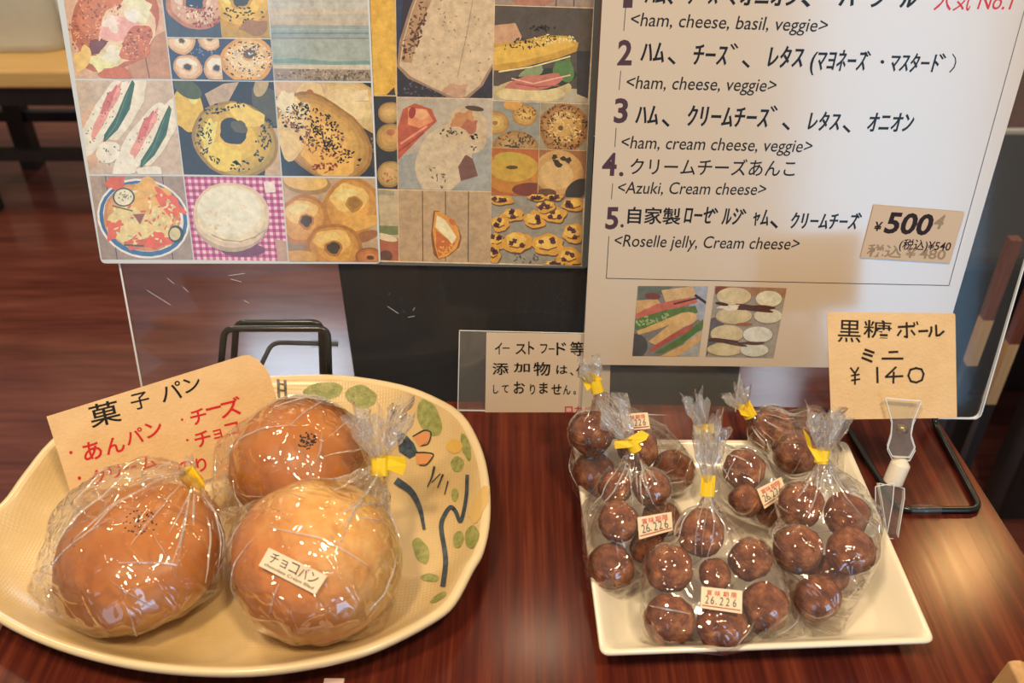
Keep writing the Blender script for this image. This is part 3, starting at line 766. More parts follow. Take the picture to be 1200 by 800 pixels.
def ph_three(p, q):
    bg(p, q, '#ab9478'); p.poly(ell(360, 215, 28, 13, 5), ink('#96784a')); p.poly(ell(358, 212, 26, 11, 5), ink('#c9a765')); p.poly(ell(345, 285, 24, 24, 0, wob=.2), ink('#8d7660'))
    p.bagel(355, 257, 28, 30, '#cda15a', '#a8733c', '#4a3a2c', 15, .24, '#dfc38c', (4, 2)); p.bagel(412, 242, 33, 35, '#cda252', '#a5763a', '#8d6a34', 20, .22, '#dcbf80', (3, -3))
    p.poly(ell(421, 262, 27, 8, -14), ink('#c89a50')); p.poly(ell(428, 277, 16, 6, -18), ink('#8d5f3c')); p.bagel(392, 290, 34, 28, '#cb9c50', '#9d6b34', '#40362c', 10, .25, '#dcb874', (-1, 1)); p.bagel(434, 302, 18, 12, '#bd7c48', '#8a5730', '#4a3020', 10, .2); p.poly(ell(350, 302, 22, 9, 0), ink('#bc9048'))


LEFT = [(62, -40), (442, -40), (446, 309), (117, 310)]
left_sheet = thing('photo_collage_sheet', 'left laminated sheet of nine bread photos, gingham muffin and pizza bagel on it', 'photo sheet', COLL.map(290, 310, 0.004))
b = MB(); slab(b, COLL, round_quad([(60.5, -40), (431, -40), (446, 309), (118.5, 308.5)], 6), 0.0046, 0.0008, LAM); b.build('laminate', left_sheet)
g0 = lambda y: 74 + (118 - 74) * y / 300.; g1 = lambda y: 190 + 37 * y / 303.; g2 = lambda y: 314 + 24 * y / 305.; g3 = lambda y: 431.5 + 13 * y / 306.
rows = [(-40, 91.5), (93, 203.5), (205, 303.5)]
dr = [[ph_bacon, ph_four, ph_sea], [ph_lettuce, ph_yellow, ph_seedbun], [ph_pizza, ph_gingham, ph_three]]
for r_, (ya, yb) in enumerate(rows):
    for c_, (ga, gb) in enumerate(((g0, g1), (g1, g2), (g2, g3))):
        k1, k2 = (1.0, 1.5, 3.0)[c_], (1.5, 3.0, 4.0)[c_]
        photo(left_sheet, COLL, 0.0047, [(ga(ya) + .7, ya + k1), (gb(ya) - .7, ya + k2), (gb(yb) - .7, yb + k2 - .6), (ga(yb) + .7, yb + k1 - .6)], dr[r_][c_])


def ph_slice(p, q):
    bg(p, q, '#2c2b36'); p.poly([(463, -40), (475, -40), (468, 60), (463, 60)], ink('#2a3850')); p.seeds(500, 105, 40, 12, 50, ink('#5a5260'), 1.8, 3)
    p.poly([(500, -40), (585, -40), (582, 70), (566, 100), (548, 116), (528, 116), (505, 104), (478, 92), (465, 78), (468, 48), (480, 10)], ink('#8d7360')); p.poly([(503, -40), (585, -40), (582, 66), (562, 100), (546, 113), (530, 113), (508, 103), (482, 90), (468, 77), (472, 48), (483, 10)], ink('#bba78a'))
    p.poly([(498, -30), (510, -10), (494, 28), (486, 60), (482, 74), (470, 72), (474, 44), (484, 12)], ink('#a08262')); p.seeds(486, 36, 9, 38, 90, ink('#5c4038'), 2.2, 4, 18)
    p.line([(556, -10), (546, 45), (536, 90)], 1.2, ink('#9c8a72')); p.seeds(535, 50, 40, 60, 40, ink('#8a7560'), 1.6, 6); p.poly(ell(536, 106, 16, 7, 0, wob=.4), ink('#ac8a72'))


def ph_ham(p, q):
    bg(p, q, '#a59b8c'); p.poly([(463, 185), (500, 175), (576, 160), (576, 230), (463, 230)], ink('#8f918c'))
    p.poly([(463, 160), (472, 128), (486, 121), (506, 128), (512, 142), (495, 158), (466, 188)], ink('#a5533f')); p.poly([(478, 126), (500, 128), (508, 142), (492, 150), (478, 146)], ink('#c8825c')); p.poly(ell(494, 134, 8, 6, 0), ink('#d39c72')); p.line([(470, 168), (500, 148)], 2.4, ink('#cf8a70')); p.line([(466, 178), (496, 156)], 1.6, ink('#8a3c34')); p.poly(ell(483, 132, 4, 7, 10), ink('#8c3a34'))
    p.poly(ell(520, 185, 30, 42, 25, wob=.1, seed=3), ink('#b7a78c')); p.poly(ell(548, 150, 26, 26, 0, wob=.15, seed=4), ink('#b5a183')); p.poly(ell(545, 140, 16, 9, -20, wob=.4), ink('#ad7a50')); p.poly(ell(552, 148, 10, 7, 0, wob=.4), ink('#9c6048')); p.poly(ell(556, 127, 11, 3, 8), ink('#4a3c32'))
    p.poly([(536, 190), (544, 180), (554, 186), (560, 206), (540, 212)], ink('#6a4a42')); p.poly([(534, 170), (560, 164), (562, 178), (545, 182), (534, 200)], ink('#b8a88e')); p.seeds(528, 156, 14, 6, 14, ink('#3a322c'), 2, 5); p.seeds(556, 166, 6, 10, 12, ink('#3a322c'), 2.2, 6); p.seeds(515, 205, 16, 18, 12, ink('#6a5a4a'), 2, 7)


def ph_plank(p, q):
    planks(p, q, '#a58d6e', '#4f4234', (.26, .51, .76), 1.1)
    p.poly([(508, 247), (514, 247), (526, 254), (537, 266), (541, 278), (538, 290), (526, 300), (514, 304), (508, 298), (505, 275)], ink('#7a4a2c'))
    p.poly([(510, 248), (516, 248), (527, 255), (537, 267), (539, 279), (535, 291), (524, 300), (514, 303), (510, 290), (507, 270)], ink('#c68a3c')); p.poly([(511, 270), (524, 280), (534, 284), (526, 296), (514, 300), (511, 288)], ink('#b0602e')); p.poly([(512, 252), (522, 258), (530, 270), (535, 278), (530, 286), (524, 279), (516, 272), (510, 266)], ink('#d8c8a0')); p.poly(ell(530, 260, 5, 3, 50), ink('#b5643a')); p.seeds(522, 290, 9, 8, 20, ink('#d59a4c'), 1.8, 4)


def ph_hand(p, q):
    bg(p, q, '#4a423c'); p.poly([(560, 100), (700, 105), (700, 130), (560, 130)], ink('#a39a84')); p.poly([(676, 60), (700, 60), (700, 120), (676, 110)], ink('#2e2c30'))
    p.poly([(575, 30), (604, 27), (612, 44), (600, 58), (575, 62)], ink('#b08a6c')); p.poly(ell(624, 105, 46, 14, -4), ink('#b0a070')); p.poly(ell(622, 110, 40, 10, 0), ink('#c1b183'))
    p.poly(ell(640, 92, 40, 12, -8, wob=.1), ink('#26332a')); p.poly(ell(662, 82, 14, 12, -20, wob=.3), ink('#4f7040')); p.poly(ell(625, 84, 16, 5, -15, wob=.3), ink('#7c8a64')); p.poly(ell(630, 96, 36, 8, -8, wob=.2), ink('#ad6a5c')); p.line([(600, 92), (625, 98), (650, 92), (668, 88)], 1.6, ink('#d9a090')); p.line([(605, 98), (630, 102), (655, 100)], 1.4, ink('#8f4c48'))
    p.poly([(575, 52), (610, 48), (640, 41), (664, 42), (678, 50), (676, 60), (655, 68), (615, 78), (590, 83), (575, 82)], ink('#b08a38')); p.poly([(578, 56), (612, 50), (642, 43), (664, 45), (674, 53), (650, 62), (610, 72), (580, 76)], ink('#c5a048')); p.line([(585, 84), (625, 78), (668, 66)], 1.6, ink('#d8c89a'))
    p.seeds(620, 50, 34, 7, 60, ink('#3c3226'), 1.8, 3, -10); p.seeds(650, 46, 26, 6, 40, ink('#e0cc92'), 1.6, 4); p.seeds(635, 33, 16, 3, 18, ink('#221c1a'), 2.2, 5)


def ph_quad(p, q):
    c0 = p.clip
    cells = [[lerp2(q, u, v), lerp2(q, u + .51, v), lerp2(q, u + .51, v + .52), lerp2(q, u, v + .52)] for (u, v) in ((0, 0), (.505, 0), (0, .515), (.505, .515))]
    p.clip = cells[0]; p.poly(cells[0], ink('#82847c')); p.bagel(580, 144, 17, 14, '#c2a05c', '#94703c', '#8a6a3a', 0, .15); p.bagel(615, 135, 15, 13, '#c7a35c', '#98703a', None); p.seeds(615, 132, 13, 8, 40, ink('#7a5236'), 1.6, 3); p.poly(ell(601, 123, 11, 6, 0), ink('#c0904a')); p.bagel(604, 170, 26, 17, '#a98c5c', '#8f6c3c', '#3c352a', 0, .2, None, (0, 4)); p.seeds(604, 164, 22, 10, 70, ink('#584230'), 1.7, 4)
    p.clip = cells[1]; p.poly(cells[1], ink('#8b8068')); p.bagel(661, 150, 29, 30, '#b48d4e', '#8a5f30', None); p.seeds(661, 150, 28, 28, 170, ink('#473024'), 1.8, 5, 0, .45); p.seeds(661, 148, 20, 18, 60, ink('#d2b070'), 2, 6); p.poly(ell(657, 150, 3, 3, 0), ink('#5a4024'))
    p.clip = cells[2]; p.poly(cells[2], ink('#a05a2c')); p.poly(ell(600, 202, 34, 24, 0), ink('#a8702c')); p.poly(ell(602, 196, 28, 17, 0), ink('#b28f38')); p.poly(ell(596, 184, 16, 6, 0), ink('#a89238')); p.poly(ell(600, 196, 7, 2.2, 0), ink('#4a3c1e')); p.poly(ell(622, 222, 22, 8, 0), ink('#6a3426'))
    p.clip = cells[3]; p.poly(cells[3], ink('#8a5c34')); p.poly(ell(655, 202, 29, 26, 10), ink('#b18a52')); p.poly(ell(652, 205, 20, 17, 10), ink('#bd9c66'))
    for (x, y, rr, ro) in ((654, 192, 7, 40), (660, 186, 3, 100), (666, 188, 4, 120), (650, 184, 3, 60)): p.poly(ell(x, y, rr, 3, ro, wob=.3), ink('#2e241e'))
    p.poly(ell(676, 222, 16, 10, -40), ink('#2f2826')); p.poly(ell(640, 226, 12, 5, 0), ink('#5a3c28'))
    p.clip = c0; p.line([lerp2(q, .505, 0), lerp2(q, .505, 1)], .8, ink('#b79c70')); p.line([lerp2(q, 0, .515), lerp2(q, 1, .515)], .8, ink('#b79c70'))


def ph_rolls(p, q):
    bg(p, q, '#857f72'); p.seeds(612, 303, 20, 6, 20, ink('#55504a'), 2, 3); R = random.Random(5)
    for (x, y, rx, ry) in ((586, 234, 14, 6), (600, 252, 13, 8), (585, 262, 11, 9), (626, 258, 13, 10), (650, 252, 15, 9), (672, 240, 14, 8), (640, 241, 13, 7), (582, 282, 10, 9), (606, 284, 17, 13), (642, 287, 19, 12), (672, 274, 13, 12), (667, 301, 14, 11), (630, 231, 11, 4), (650, 231, 11, 4), (578, 297, 8, 10), (650, 309, 12, 4)):
        p.poly(ell(x + .8, y + 1.6, rx, ry, 0, wob=.2, seed=x), ink('#5a3f24')); p.poly(ell(x, y, rx, ry, 0, wob=.25, seed=x), ink('#c08f38')); p.poly(ell(x - rx * .1, y - ry * .2, rx * .66, ry * .55, 0, wob=.3, seed=y), ink('#d0a850'))
        p.line([(x - rx * .5, y + ry * .35), (x, y + ry * .5), (x + rx * .55, y + ry * .2)], 1.6, ink('#6e4824'))
        for _ in range(3): p.poly(ell(x + R.uniform(-.5, .4) * rx, y + R.uniform(-.6, .3) * ry, 3.2, 2.8, 0, wob=.3, seed=R.random()), ink('#4e2a2c'), False)


def ph_strip(p, q): planks(p, q, '#8a7a70', '#4e403a', (.3, .5, .62, .8), 1.5); p.poly(ell(625, 0, 25, 7, 0), ink('#9a6a58'))
def ph_sl1(p, q): bg(p, q, '#c39a40'); p.poly(ell(448, 60, 16, 60, 10), ink('#c9a248')); p.poly([(452, 112), (462, 102), (464, 114)], ink('#3a342c'))
def ph_sl2(p, q):
    bg(p, q, '#2a3038'); p.bagel(457, 132, 14, 13, '#c0a066', '#8f744a', None); p.bagel(457, 161, 16, 17, '#bd9858', '#8f7040', None); p.poly(ell(458, 155, 5, 4, 0), ink('#a86a4a')); p.bagel(457, 204, 15, 16, '#bd9f6c', '#8f7444', None); p.seeds(457, 204, 10, 10, 12, ink('#a0703c'), 2, 4)
def ph_sl3(p, q): bg(p, q, '#ab9c7e'); p.poly([(438, 222), (462, 224), (462, 229), (438, 228)], ink('#8f8a72')); p.poly([(438, 264), (470, 265), (470, 275), (438, 275)], ink('#68724a')); p.poly([(440, 275), (470, 280), (470, 308), (440, 308)], ink('#9a5a42')); p.poly(ell(452, 278, 14, 4, 15), ink('#c8b89a')); p.poly(ell(452, 300, 8, 7, 0), ink('#5a3c34'))


right_sheet = thing('photo_collage_sheet', 'right laminated sheet of bread photos, plank with half bagel and tray of rolls on it', 'photo sheet', COLL.map(570, 314, 0.003))
b = MB(); slab(b, COLL, round_quad([(425, -40), (704.5, -40), (689, 314.5), (434, 310)], 6), 0.0031, 0.0008, LAM_D); b.build('laminate', right_sheet)
pq = [(ph_sl1, [(433, -40), (462, -40), (464.3, 111.5), (437, 111)]), (ph_sl2, [(437, 112.5), (464.3, 113), (466, 221.5), (440, 220.5)]), (ph_sl3, [(440, 222), (466, 223), (467, 305.5), (443, 304.5)]),
      (ph_slice, [(463.5, -40), (579, -40), (577, 115), (465.5, 113)]), (ph_ham, [(465.5, 114.5), (576.8, 116.5), (575, 223.5), (467, 221.5)]), (ph_plank, [(467, 223), (575, 225), (574, 307.5), (468, 305.5)]),
      (ph_strip, [(580.5, -40), (697.5, -40), (695.5, 8.5), (580, 5)]), (ph_hand, [(580, 6.5), (695.3, 10), (688.5, 121), (577.8, 116.5)]), (ph_quad, [(577.6, 118), (688, 122.5), (683.5, 227.5), (575.8, 224.5)]), (ph_rolls, [(575.8, 226), (683.3, 229), (681, 311), (574.8, 307.5)])]
b = Print(COLL.map, 0.00315); b.poly([(432, -40), (698.5, -40), (681.8, 312), (440, 306.5)], ink('#cbb291')); b.mb.build('print_ground', right_sheet)
for fn, q in pq: photo(right_sheet, COLL, 0.0034, q, fn)

# ---- menu board
BK = pen('#1d1a20'); NUM = pen('#4d3540'); RED = pen('#c23636'); TXT = pen('#2b2526')
INK = lambda h: plain('menu_ink_' + h, srgb(h), 0.5, 0.3, coat=0.15, coat_r=0.16, coat_ior=1.5)
BK, NUM, TXT, REDP = INK('#15151b'), INK('#4b3440'), INK('#1f1c1e'), INK('#c8323a')
menu = thing('menu_board', 'large white sandwich menu sheet in clear acrylic with numbered list and price sticker', 'menu', MENU.map(900, 488))
PAPER = plain('menu_paper', (0.61, 0.52, 0.42), 0.5, 0.3, coat=1.0, coat_r=0.16, coat_ior=1.8)
pr = [(709, -60), (1241, -60), (1097.5, 432), (683, 427)]
b = MB(); slab(b, MENU, pr, 0.0032, 0.0006, PAPER); b.build('paper', menu)
b = MB(); slab(b, MENU, round_quad([(712, -75), (1315, -75), (1147, 491), (679, 485)], 9), 0.0, 0.003, M_ACRYL, M_ACEDGE); edge_glint(b, MENU, [(1240, 175), (1151, 482), (1149, 487), (1144, 490.5), (900, 488)], .00015); b.build('acrylic_panel', menu)
L = Print(MENU.map, 0.00325, 0.0)
ln = INK('#4a4648')
for a, c in (((733.5, 5), (731, 36)), ((727.5, 83), (725.5, 105)), ((722, 150), (720.5, 172)), ((718, 215), (716.5, 233)), ((713.5, 277), (710.5, 326))): L.line([a, c], .9, ln)
L.line([(710.5, 326), (1112, 334.5)], .9, ln); L.line([(1112, 334.5), (1212, -30)], .9, ln)
L.text('1', (730, 8), (741, 8), 28, NUM, bold=.03); L.text('ﾊﾑ、ﾁｰｽﾞ、', (755, 3), (862, 4), 24, BK, .1, .02); L.text('ｵﾆｵﾝ、 ﾊﾞｼﾞﾙ', (866, 5), (1072, 8), 25, BK, .1, .02); L.text('人気 No.1', (1094, 10), (1184, 11), 24, REDP, .1, .006)
for t, a, c, h in (('<ham, cheese, basil, veggie>', (738, 30), (968, 37.5), 15.5), ('<ham, cheese, veggie>', (733, 103.5), (908, 107.5), 15), ('<ham, cream cheese, veggie>', (727, 173.5), (950, 178.5), 14.5), ('<Azuki, Cream cheese>', (723, 226.5), (896, 228.5), 14), ('<Roselle jelly, Cream cheese>', (719, 288.5), (935, 292.5), 14)):
    L.text(t, a, c, h, TXT, .12, .004)
L.text('2', (723, 75.5), (740, 75.5), 29, NUM, 0, .028); L.text('3', (719, 143), (735, 143), 28, NUM, 0, .028); L.text('4', (705, 205), (722, 205), 26, NUM, 0, .028); L.poly(ell(728, 204, 2.6), NUM); L.text('5', (709, 267.5), (724, 267.5), 25, NUM, 0, .028); L.poly(ell(729, 264.5, 2), NUM)
for t, x0, x1, y0, y1, h in (('ﾊﾑ', 750, 778, 71, 72, 22), ('ﾁｰｽ', 811, 851, 74.5, 75.5, 23), ('ﾚﾀｽ', 899, 940, 77, 78, 24), ('(ﾏﾖﾈｰｽ', 948, 1013, 81, 82, 23), ('ﾏｽﾀｰﾄ', 1041, 1098, 82.5, 83.5, 21),
                             ('ﾊﾑ', 744, 771, 144, 145, 21), ('ｸﾘｰﾑﾁｰｽ', 804, 899, 146, 148.5, 23), ('ﾚﾀｽ', 946, 983, 151, 152, 21), ('ｵﾆｵﾝ', 1015, 1068, 153, 153.5, 21),
                             ('ﾛｰｾ', 801, 833, 260.5, 261.5, 19), ('ﾙｼ', 845, 867, 262, 262.5, 19), ('ｬﾑ', 881, 900, 263, 263.5, 18), ('ｸﾘｰﾑﾁｰｽ', 925, 1003, 266.5, 268, 18)):
    L.text(t, (x0, y0), (x1, y1), h, BK, .06, .014)
L.text('クリームチーズあんこ', (738, 203), (931, 205.5), 18.5, BK, 0, .008); L.text('自家製', (735, 260), (797, 261.5), 18, BK, 0, .016)
for x, y, s_ in ((857, 54, 1.1), (1014, 63, .9), (1102, 66, .9), (904, 127, 1.0), (835, 247, .9), (868, 248, .9), (1004, 252.5, .8)):
    L.layer += 1
    L.line([(x, y - 1.5), (x + 3 * s_, y + 3 * s_)], 2.2, BK); L.line([(x + 3.6 * s_, y - 2.5), (x + 6.4 * s_, y + 1.6 * s_)], 2.2, BK)
for x, y in ((784, 68), (871, 72), (777, 141), (918, 145), (989, 148), (904, 260)): L.line([(x, y), (x + 6, y + 6)], 3.2, BK)
L.poly(ell(1034, 72.5, 2.2), BK); L.line([(1116.5, 63.5), (1119.5, 68), (1120, 73), (1118, 79), (1113, 84.5)], 1.4, BK)
for (x, y, l_) in ((840, 310, 12), (876, 310, 10)): pass
L.mb.build('lettering', menu)

def ph_sand(p, q):
    bg(p, q, '#6e6c6e'); p.poly([(748, 335), (790, 335), (748, 362)], ink('#55605a')); p.poly([(812, 335), (832, 335), (826, 380), (806, 365)], ink('#8e97a8')); p.poly([(805, 395), (824, 386), (820, 420), (795, 420)], ink('#8f9599')); p.poly(ell(745, 405, 14, 14, 0), ink('#41444c'))
    p.poly([(775, 340), (812, 335), (816, 347), (780, 354)], ink('#b79b74')); p.poly([(745, 352), (770, 350), (776, 358), (746, 372)], ink('#b59468')); p.poly(ell(765, 347, 9, 4, 5), ink('#6a3c3c'))
    p.poly([(744, 368), (770, 356), (815, 348), (818, 354), (780, 364), (746, 374)], ink('#ab5e54')); p.line([(790, 356), (818, 349)], 2, ink('#4a2c30')); p.line([(815, 346), (832, 358)], 3, ink('#2b2c36'))
    p.poly([(744, 374), (780, 363), (815, 358), (818, 366), (770, 382), (743, 386)], ink('#4e6a3c')); p.seeds(765, 374, 22, 5, 26, ink('#8aa070'), 2.4, 4, -12); p.poly([(746, 388), (800, 366), (806, 372), (770, 386), (748, 392)], ink('#b89a66')); p.poly([(760, 400), (790, 376), (812, 366), (818, 374), (800, 384), (768, 404)], ink('#b6966a')); p.poly(ell(803, 374, 14, 8, -15), ink('#bd9f72'))
    p.poly([(762, 408), (790, 390), (812, 380), (812, 386), (790, 396), (764, 412)], ink('#9a4c46')); p.poly([(766, 414), (796, 396), (824, 374), (824, 384), (800, 402), (776, 414)], ink('#48683a')); p.poly([(768, 420), (800, 404), (824, 388), (820, 400), (790, 420)], ink('#b39468'))
def ph_cut(p, q):
    bg(p, q, '#8a8680'); p.poly([(838, 334), (930, 334), (928, 350), (838, 345)], ink('#8c6a52')); p.poly(ell(846, 341, 8, 7, 0), ink('#6a3c36')); p.poly([(825, 375), (845, 370), (850, 385), (826, 420)], ink('#55555c'))
    for (x, y, rx, ry, h_) in ((860, 347, 21, 11, '#b9ac8c'), (901, 350, 16, 10, '#c4c4b4'), (860, 370, 22, 10, '#b5aa8a'), (900, 370, 17, 9, '#bebeb0'), (852, 391, 20, 11, '#b8ac8c'), (888, 392, 18, 10, '#c0c4c0'), (850, 409, 22, 8, '#b5aa8a'), (884, 410, 17, 8, '#b8bcb4')):
        p.poly(ell(x, y + .8, rx, ry, 0), ink('#7a7060')); p.poly(ell(x, y, rx * .96, ry * .94, 0), ink(h_))
    p.poly(ell(884, 361, 24, 3.6, 4, wob=.5, seed=2), ink('#4a2a24')); p.poly(ell(856, 360, 14, 3, 0, wob=.4), ink('#c9bfb0')); p.poly(ell(846, 356, 8, 2, 10), ink('#33262a')); p.poly(ell(852, 400, 26, 2.6, 8, wob=.4, seed=4), ink('#46302c')); p.poly(ell(884, 402, 16, 1.8, 0, wob=.3), ink('#4a3430')); p.poly(ell(872, 380, 10, 2, 0), ink('#8a5a44'))
photo(menu, MENU, 0.0034, [(747.5, 335), (830, 335.5), (819, 417.5), (741, 417)], ph_sand); photo(menu, MENU, 0.0034, [(838, 335), (922, 337.5), (906.5, 419.5), (827, 418)], ph_cut)
st = Print(MENU.map, 0.0042); st.poly([(1024, 240), (1130.5, 248.5), (1113, 308.5), (1008, 302)], plain('sticker_tan', (0.60, 0.47, 0.35), 0.5, 0.4))
gh = pen('#98866f'); st.text('税込￥480', (1015, 299), (1107, 304), 13.5, gh, 0, .02); st.text('4', (1092, 267), (1103, 268), 16, gh, .2, .03)
PK = pen('#2a1c20'); st.text('¥', (1023, 270), (1032, 270.5), 10.5, PK, .1, .03); st.text('500', (1035, 272), (1089, 275), 24, PK, .12, .03); st.text('(税込)¥540', (1053, 291), (1113, 293.5), 11.5, PK, .05, .014)
tag(st.mb.build('price_sticker', menu), 'tan price sticker reading 500')

# ---- small additive notice in its clear sleeve
notice = thing('notice_card', 'small handwritten additive free notice in a clear stand between plate and menu', 'notice', MENU.map(700, 484, -.006))
b = MB(); slab(b, MENU, [(538, 387.5), (872, 395), (861, 485.5), (536, 481)], -0.0045, 0.0015, M_FILMHOLD, M_ACEDGE); edge_glint(b, MENU, [(538.5, 388), (536.5, 481)], -.0043, .5); edge_glint(b, MENU, [(536.5, 480.5), (861, 485)], -.0043, .9); edge_glint(b, MENU, [(872, 396), (861.5, 485)], -.0043, .6); b.build('clear_sleeve', notice)
b = MB(); slab(b, MENU, [(570, 389.5), (716, 392), (714, 486), (568.5, 483.5)], -0.0036, 0.0004, plain('notice_paper', (0.63, 0.53, 0.42), 0.6)); b.build('paper', notice)
n = Print(MENU.map, -0.0034); HP = pen('#191616')
for c_, x0, y0, x1, y1 in (('イ', 580, 401, 588.5, 415), ('ー', 589, 407, 597, 408.4), ('ス', 604, 403, 616.5, 415), ('ト', 619, 400, 626, 415), ('フ', 633, 403, 641.5, 414), ('ー', 643, 408, 650, 409.4), ('ド', 652, 401, 663.5, 416), ('等', 668, 400, 684, 417),
                           ('添', 577, 425, 596, 439), ('加', 602, 425, 621, 436), ('物', 625, 424, 645, 440), ('は', 652, 428, 665, 438), ('、', 668, 436, 672, 440), ('使', 675, 428, 690, 442),
                           ('し', 578, 451, 584, 461), ('て', 588, 451, 596, 460), ('お', 602, 447, 615, 461), ('り', 621, 450, 627, 462), ('ま', 632, 448, 642, 461), ('せ', 646, 450, 658, 462), ('ん', 660, 451, 668.5, 462), ('。', 672, 458, 675, 462)):
    n.char(c_, x0, y0, x1, y1, HP, bold=.012)
for c_, x0 in (('ロ', 662), ('カ', 673), ('パ', 684)): n.char(c_, x0, 476, x0 + 9, 484, pen('#c04a52'), bold=.012)
n.mb.build('handwriting', notice)

# ---- wire stands
def wire_stand(label, base_pts, up_pts, sleeve):
    t = thing('wire_stand', label, 'stand', base_pts[0], 'black wire stands holding the sign sheets')
    b = MB(); loop = list(base_pts) + list(up_pts)
    b.tube(fillet(loop, 0.010, 6, True), 0.0026, M_WIRE, 12, True); b.build('wire_frame', t)
    if sleeve:
        a, c = sleeve; b = MB(); a, c = Vector(a), Vector(c)
        b.tube([a, a.lerp(c, .5), c], 0.0042, M_CLIP, 14); tag(b.build('grip_sleeve', t), 'clear plastic sleeve on the front bar')
    return t

WZ = 0.003
fl, fr_, bl_, br_ = at_z(1052, 597, WZ), at_z(1150, 597, WZ), at_z(984, 484, WZ), at_z(1090, 486, WZ)
back = lambda p, h: Vector((p.x, 0.5775 + h * math.tan(LEAN), h))
back_r = [Vector((br_.x, 0.573, WZ)), Vector((br_.x, 0.5785 + .012, .05))]
wire_stand('black wire stand under the menu board with its base loop on the right table edge',
           [fl, fr_, Vector((br_.x, 0.5745, WZ))], [Vector((br_.x - .004, 0.5765, 0.06)) + Vector((0, .0, 0)), Vector((bl_.x - .01, 0.5765, 0.06)), Vector((bl_.x, 0.5745, WZ))],
           (at_z(1067, 597, WZ), at_z(1101, 597, WZ)))
def cp(px, py, off): return COLL.map(px, py, off)
t = thing('wire_stand', 'black wire stand with double upright loop behind the clear sheet at the left', 'stand', COLL.map(320, 470, -.008), 'black wire stands holding the sign sheets')
for (o1, pts) in ((-.0075, [(262, 482), (263, 385), (384, 385), (390, 482)]), (-.016, [(277, 470), (277, 377.5), (376, 377.5), (382, 470)])):
    P_ = [cp(x, y, o1) for x, y in pts]; b = MB(); b.tube(fillet([Vector((P_[0].x, P_[0].y, .003))] + P_[1:3] + [Vector((P_[3].x, P_[3].y, .003))], 0.008, 6), 0.0028, M_WIRE, 12); b.build('upright_loop', t)
P_ = [cp(x, y, -.022) for x, y in ((296, 448), (319, 401), (396, 402.9))]
b = MB(); b.tube(fillet(P_, .008, 6), 0.0020, plain('floor_reflection_wire', (0.10, 0.12, 0.14), 0.2, 0.6), 10); tag(b.build('rear_brace', t), 'thin rear wire, grey for the floor it mirrors')  # grey colour stands in for the bright floor mirrored in the wire
b = MB(); b.tube([cp(366, 402.3, -.022), cp(380, 402.6, -.022), cp(396, 402.9, -.022)], .0032, M_CLIP, 12); b.build('grip_sleeve', t)

# ================================================================== PLATTER
OUT = [(400, 438), (470, 449), (515, 466), (543, 485), (563, 520), (573, 560), (574.5, 605), (567, 643), (555, 665), (533, 705), (505, 727), (450, 755), (400, 771), (330, 784), (260, 788), (180, 783), (110, 770), (50, 751), (0, 727), (-45, 695), (-60, 662), (-44, 622), (0, 588), (25, 555), (58, 515), (105, 480), (170, 457), (250, 444), (330, 438.5)]
RZ = 0.030
def catmull(P, n):
    o = []; N = len(P)
    for i in range(N):
        p0, p1, p2, p3 = P[i - 1], P[i], P[(i + 1) % N], P[(i + 2) % N]
        for k in range(n):
            t = k / n; o.append(0.5 * ((2 * p1) + (p2 - p0) * t + (2 * p0 - 5 * p1 + 4 * p2 - p3) * t * t + (3 * p1 - p0 - 3 * p2 + p3) * t ** 3))
    return o
rim = catmull([at_z(x, y, RZ) for x, y in OUT], 4); pc = sum(rim, Vector()) / len(rim); pc.z = 0
def ring(s, z, out_add=0.0):
    r = []
    for p in rim:
        d = Vector((p.x - pc.x, p.y - pc.y, 0)); r.append(pc + d * s + d.normalized() * out_add + Vector((0, 0, z)))
    return r
platter = thing('oval_platter', 'large ochre oval ceramic platter with painted green leaves and cat under the bagged buns', 'platter', (pc.x, pc.y, 0))
rings_in = [(0.05, .0095), (.3, .0095), (.55, .0098), (.72, .0108), (.80, .0125), (.86, .016), (.90, .0205), (.935, .0255), (.962, .0288)]
rings_rim = [(.975, .0297), (.99, .0300), (1.0, .0288), (1.0, .0262), (.985, .0225)]
rings_out = [(.94, .016), (.86, .008), (.74, .004), (.72, 0.0006), (.68, .0006), (.66, .004), (.2, .004)]
b = MB(); allr = rings_in + rings_rim + rings_out; NR = len(rim); vs = []
for s_, z in allr: vs += ring(s_, z)
def band(i0, i1): return [(i * NR + k, i * NR + (k + 1) % NR, (i + 1) * NR + (k + 1) % NR, (i + 1) * NR + k) for i in range(i0, i1) for k in range(NR)]
ni, nr_ = len(rings_in), len(rings_rim)
k_ = b.mi(M_PLATE); k2 = b.mi(M_PLATERIM); b.v = vs
for f in band(0, ni - 1) + [tuple(range(NR))]: b.f.append(list(reversed(f)) if len(f) == 4 else list(f)); b.m.append(k_); b.sm.append(True)
for f in band(ni - 1, ni + nr_ - 1): b.f.append(list(reversed(f))); b.m.append(k2); b.sm.append(True)
for f in band(ni + nr_ - 1, len(allr) - 1): b.f.append(list(reversed(f))); b.m.append(k_); b.sm.append(True)
b.f.append(list(reversed([(len(allr) - 1) * NR + k for k in range(NR)]))); b.m.append(k_); b.sm.append(True)
bv = BVHTree.FromPolygons([tuple(v) for v in b.v], b.f)
DISH = b


def on_plate(px, py, off):
    d = ray(px, py).normalized(); h = bv.ray_cast(CAM, d)
    p = h[0] if h[0] is not None else at_z(px, py, RZ)
    return p + Vector((0, 0, 1)) * (0.00025 + off)


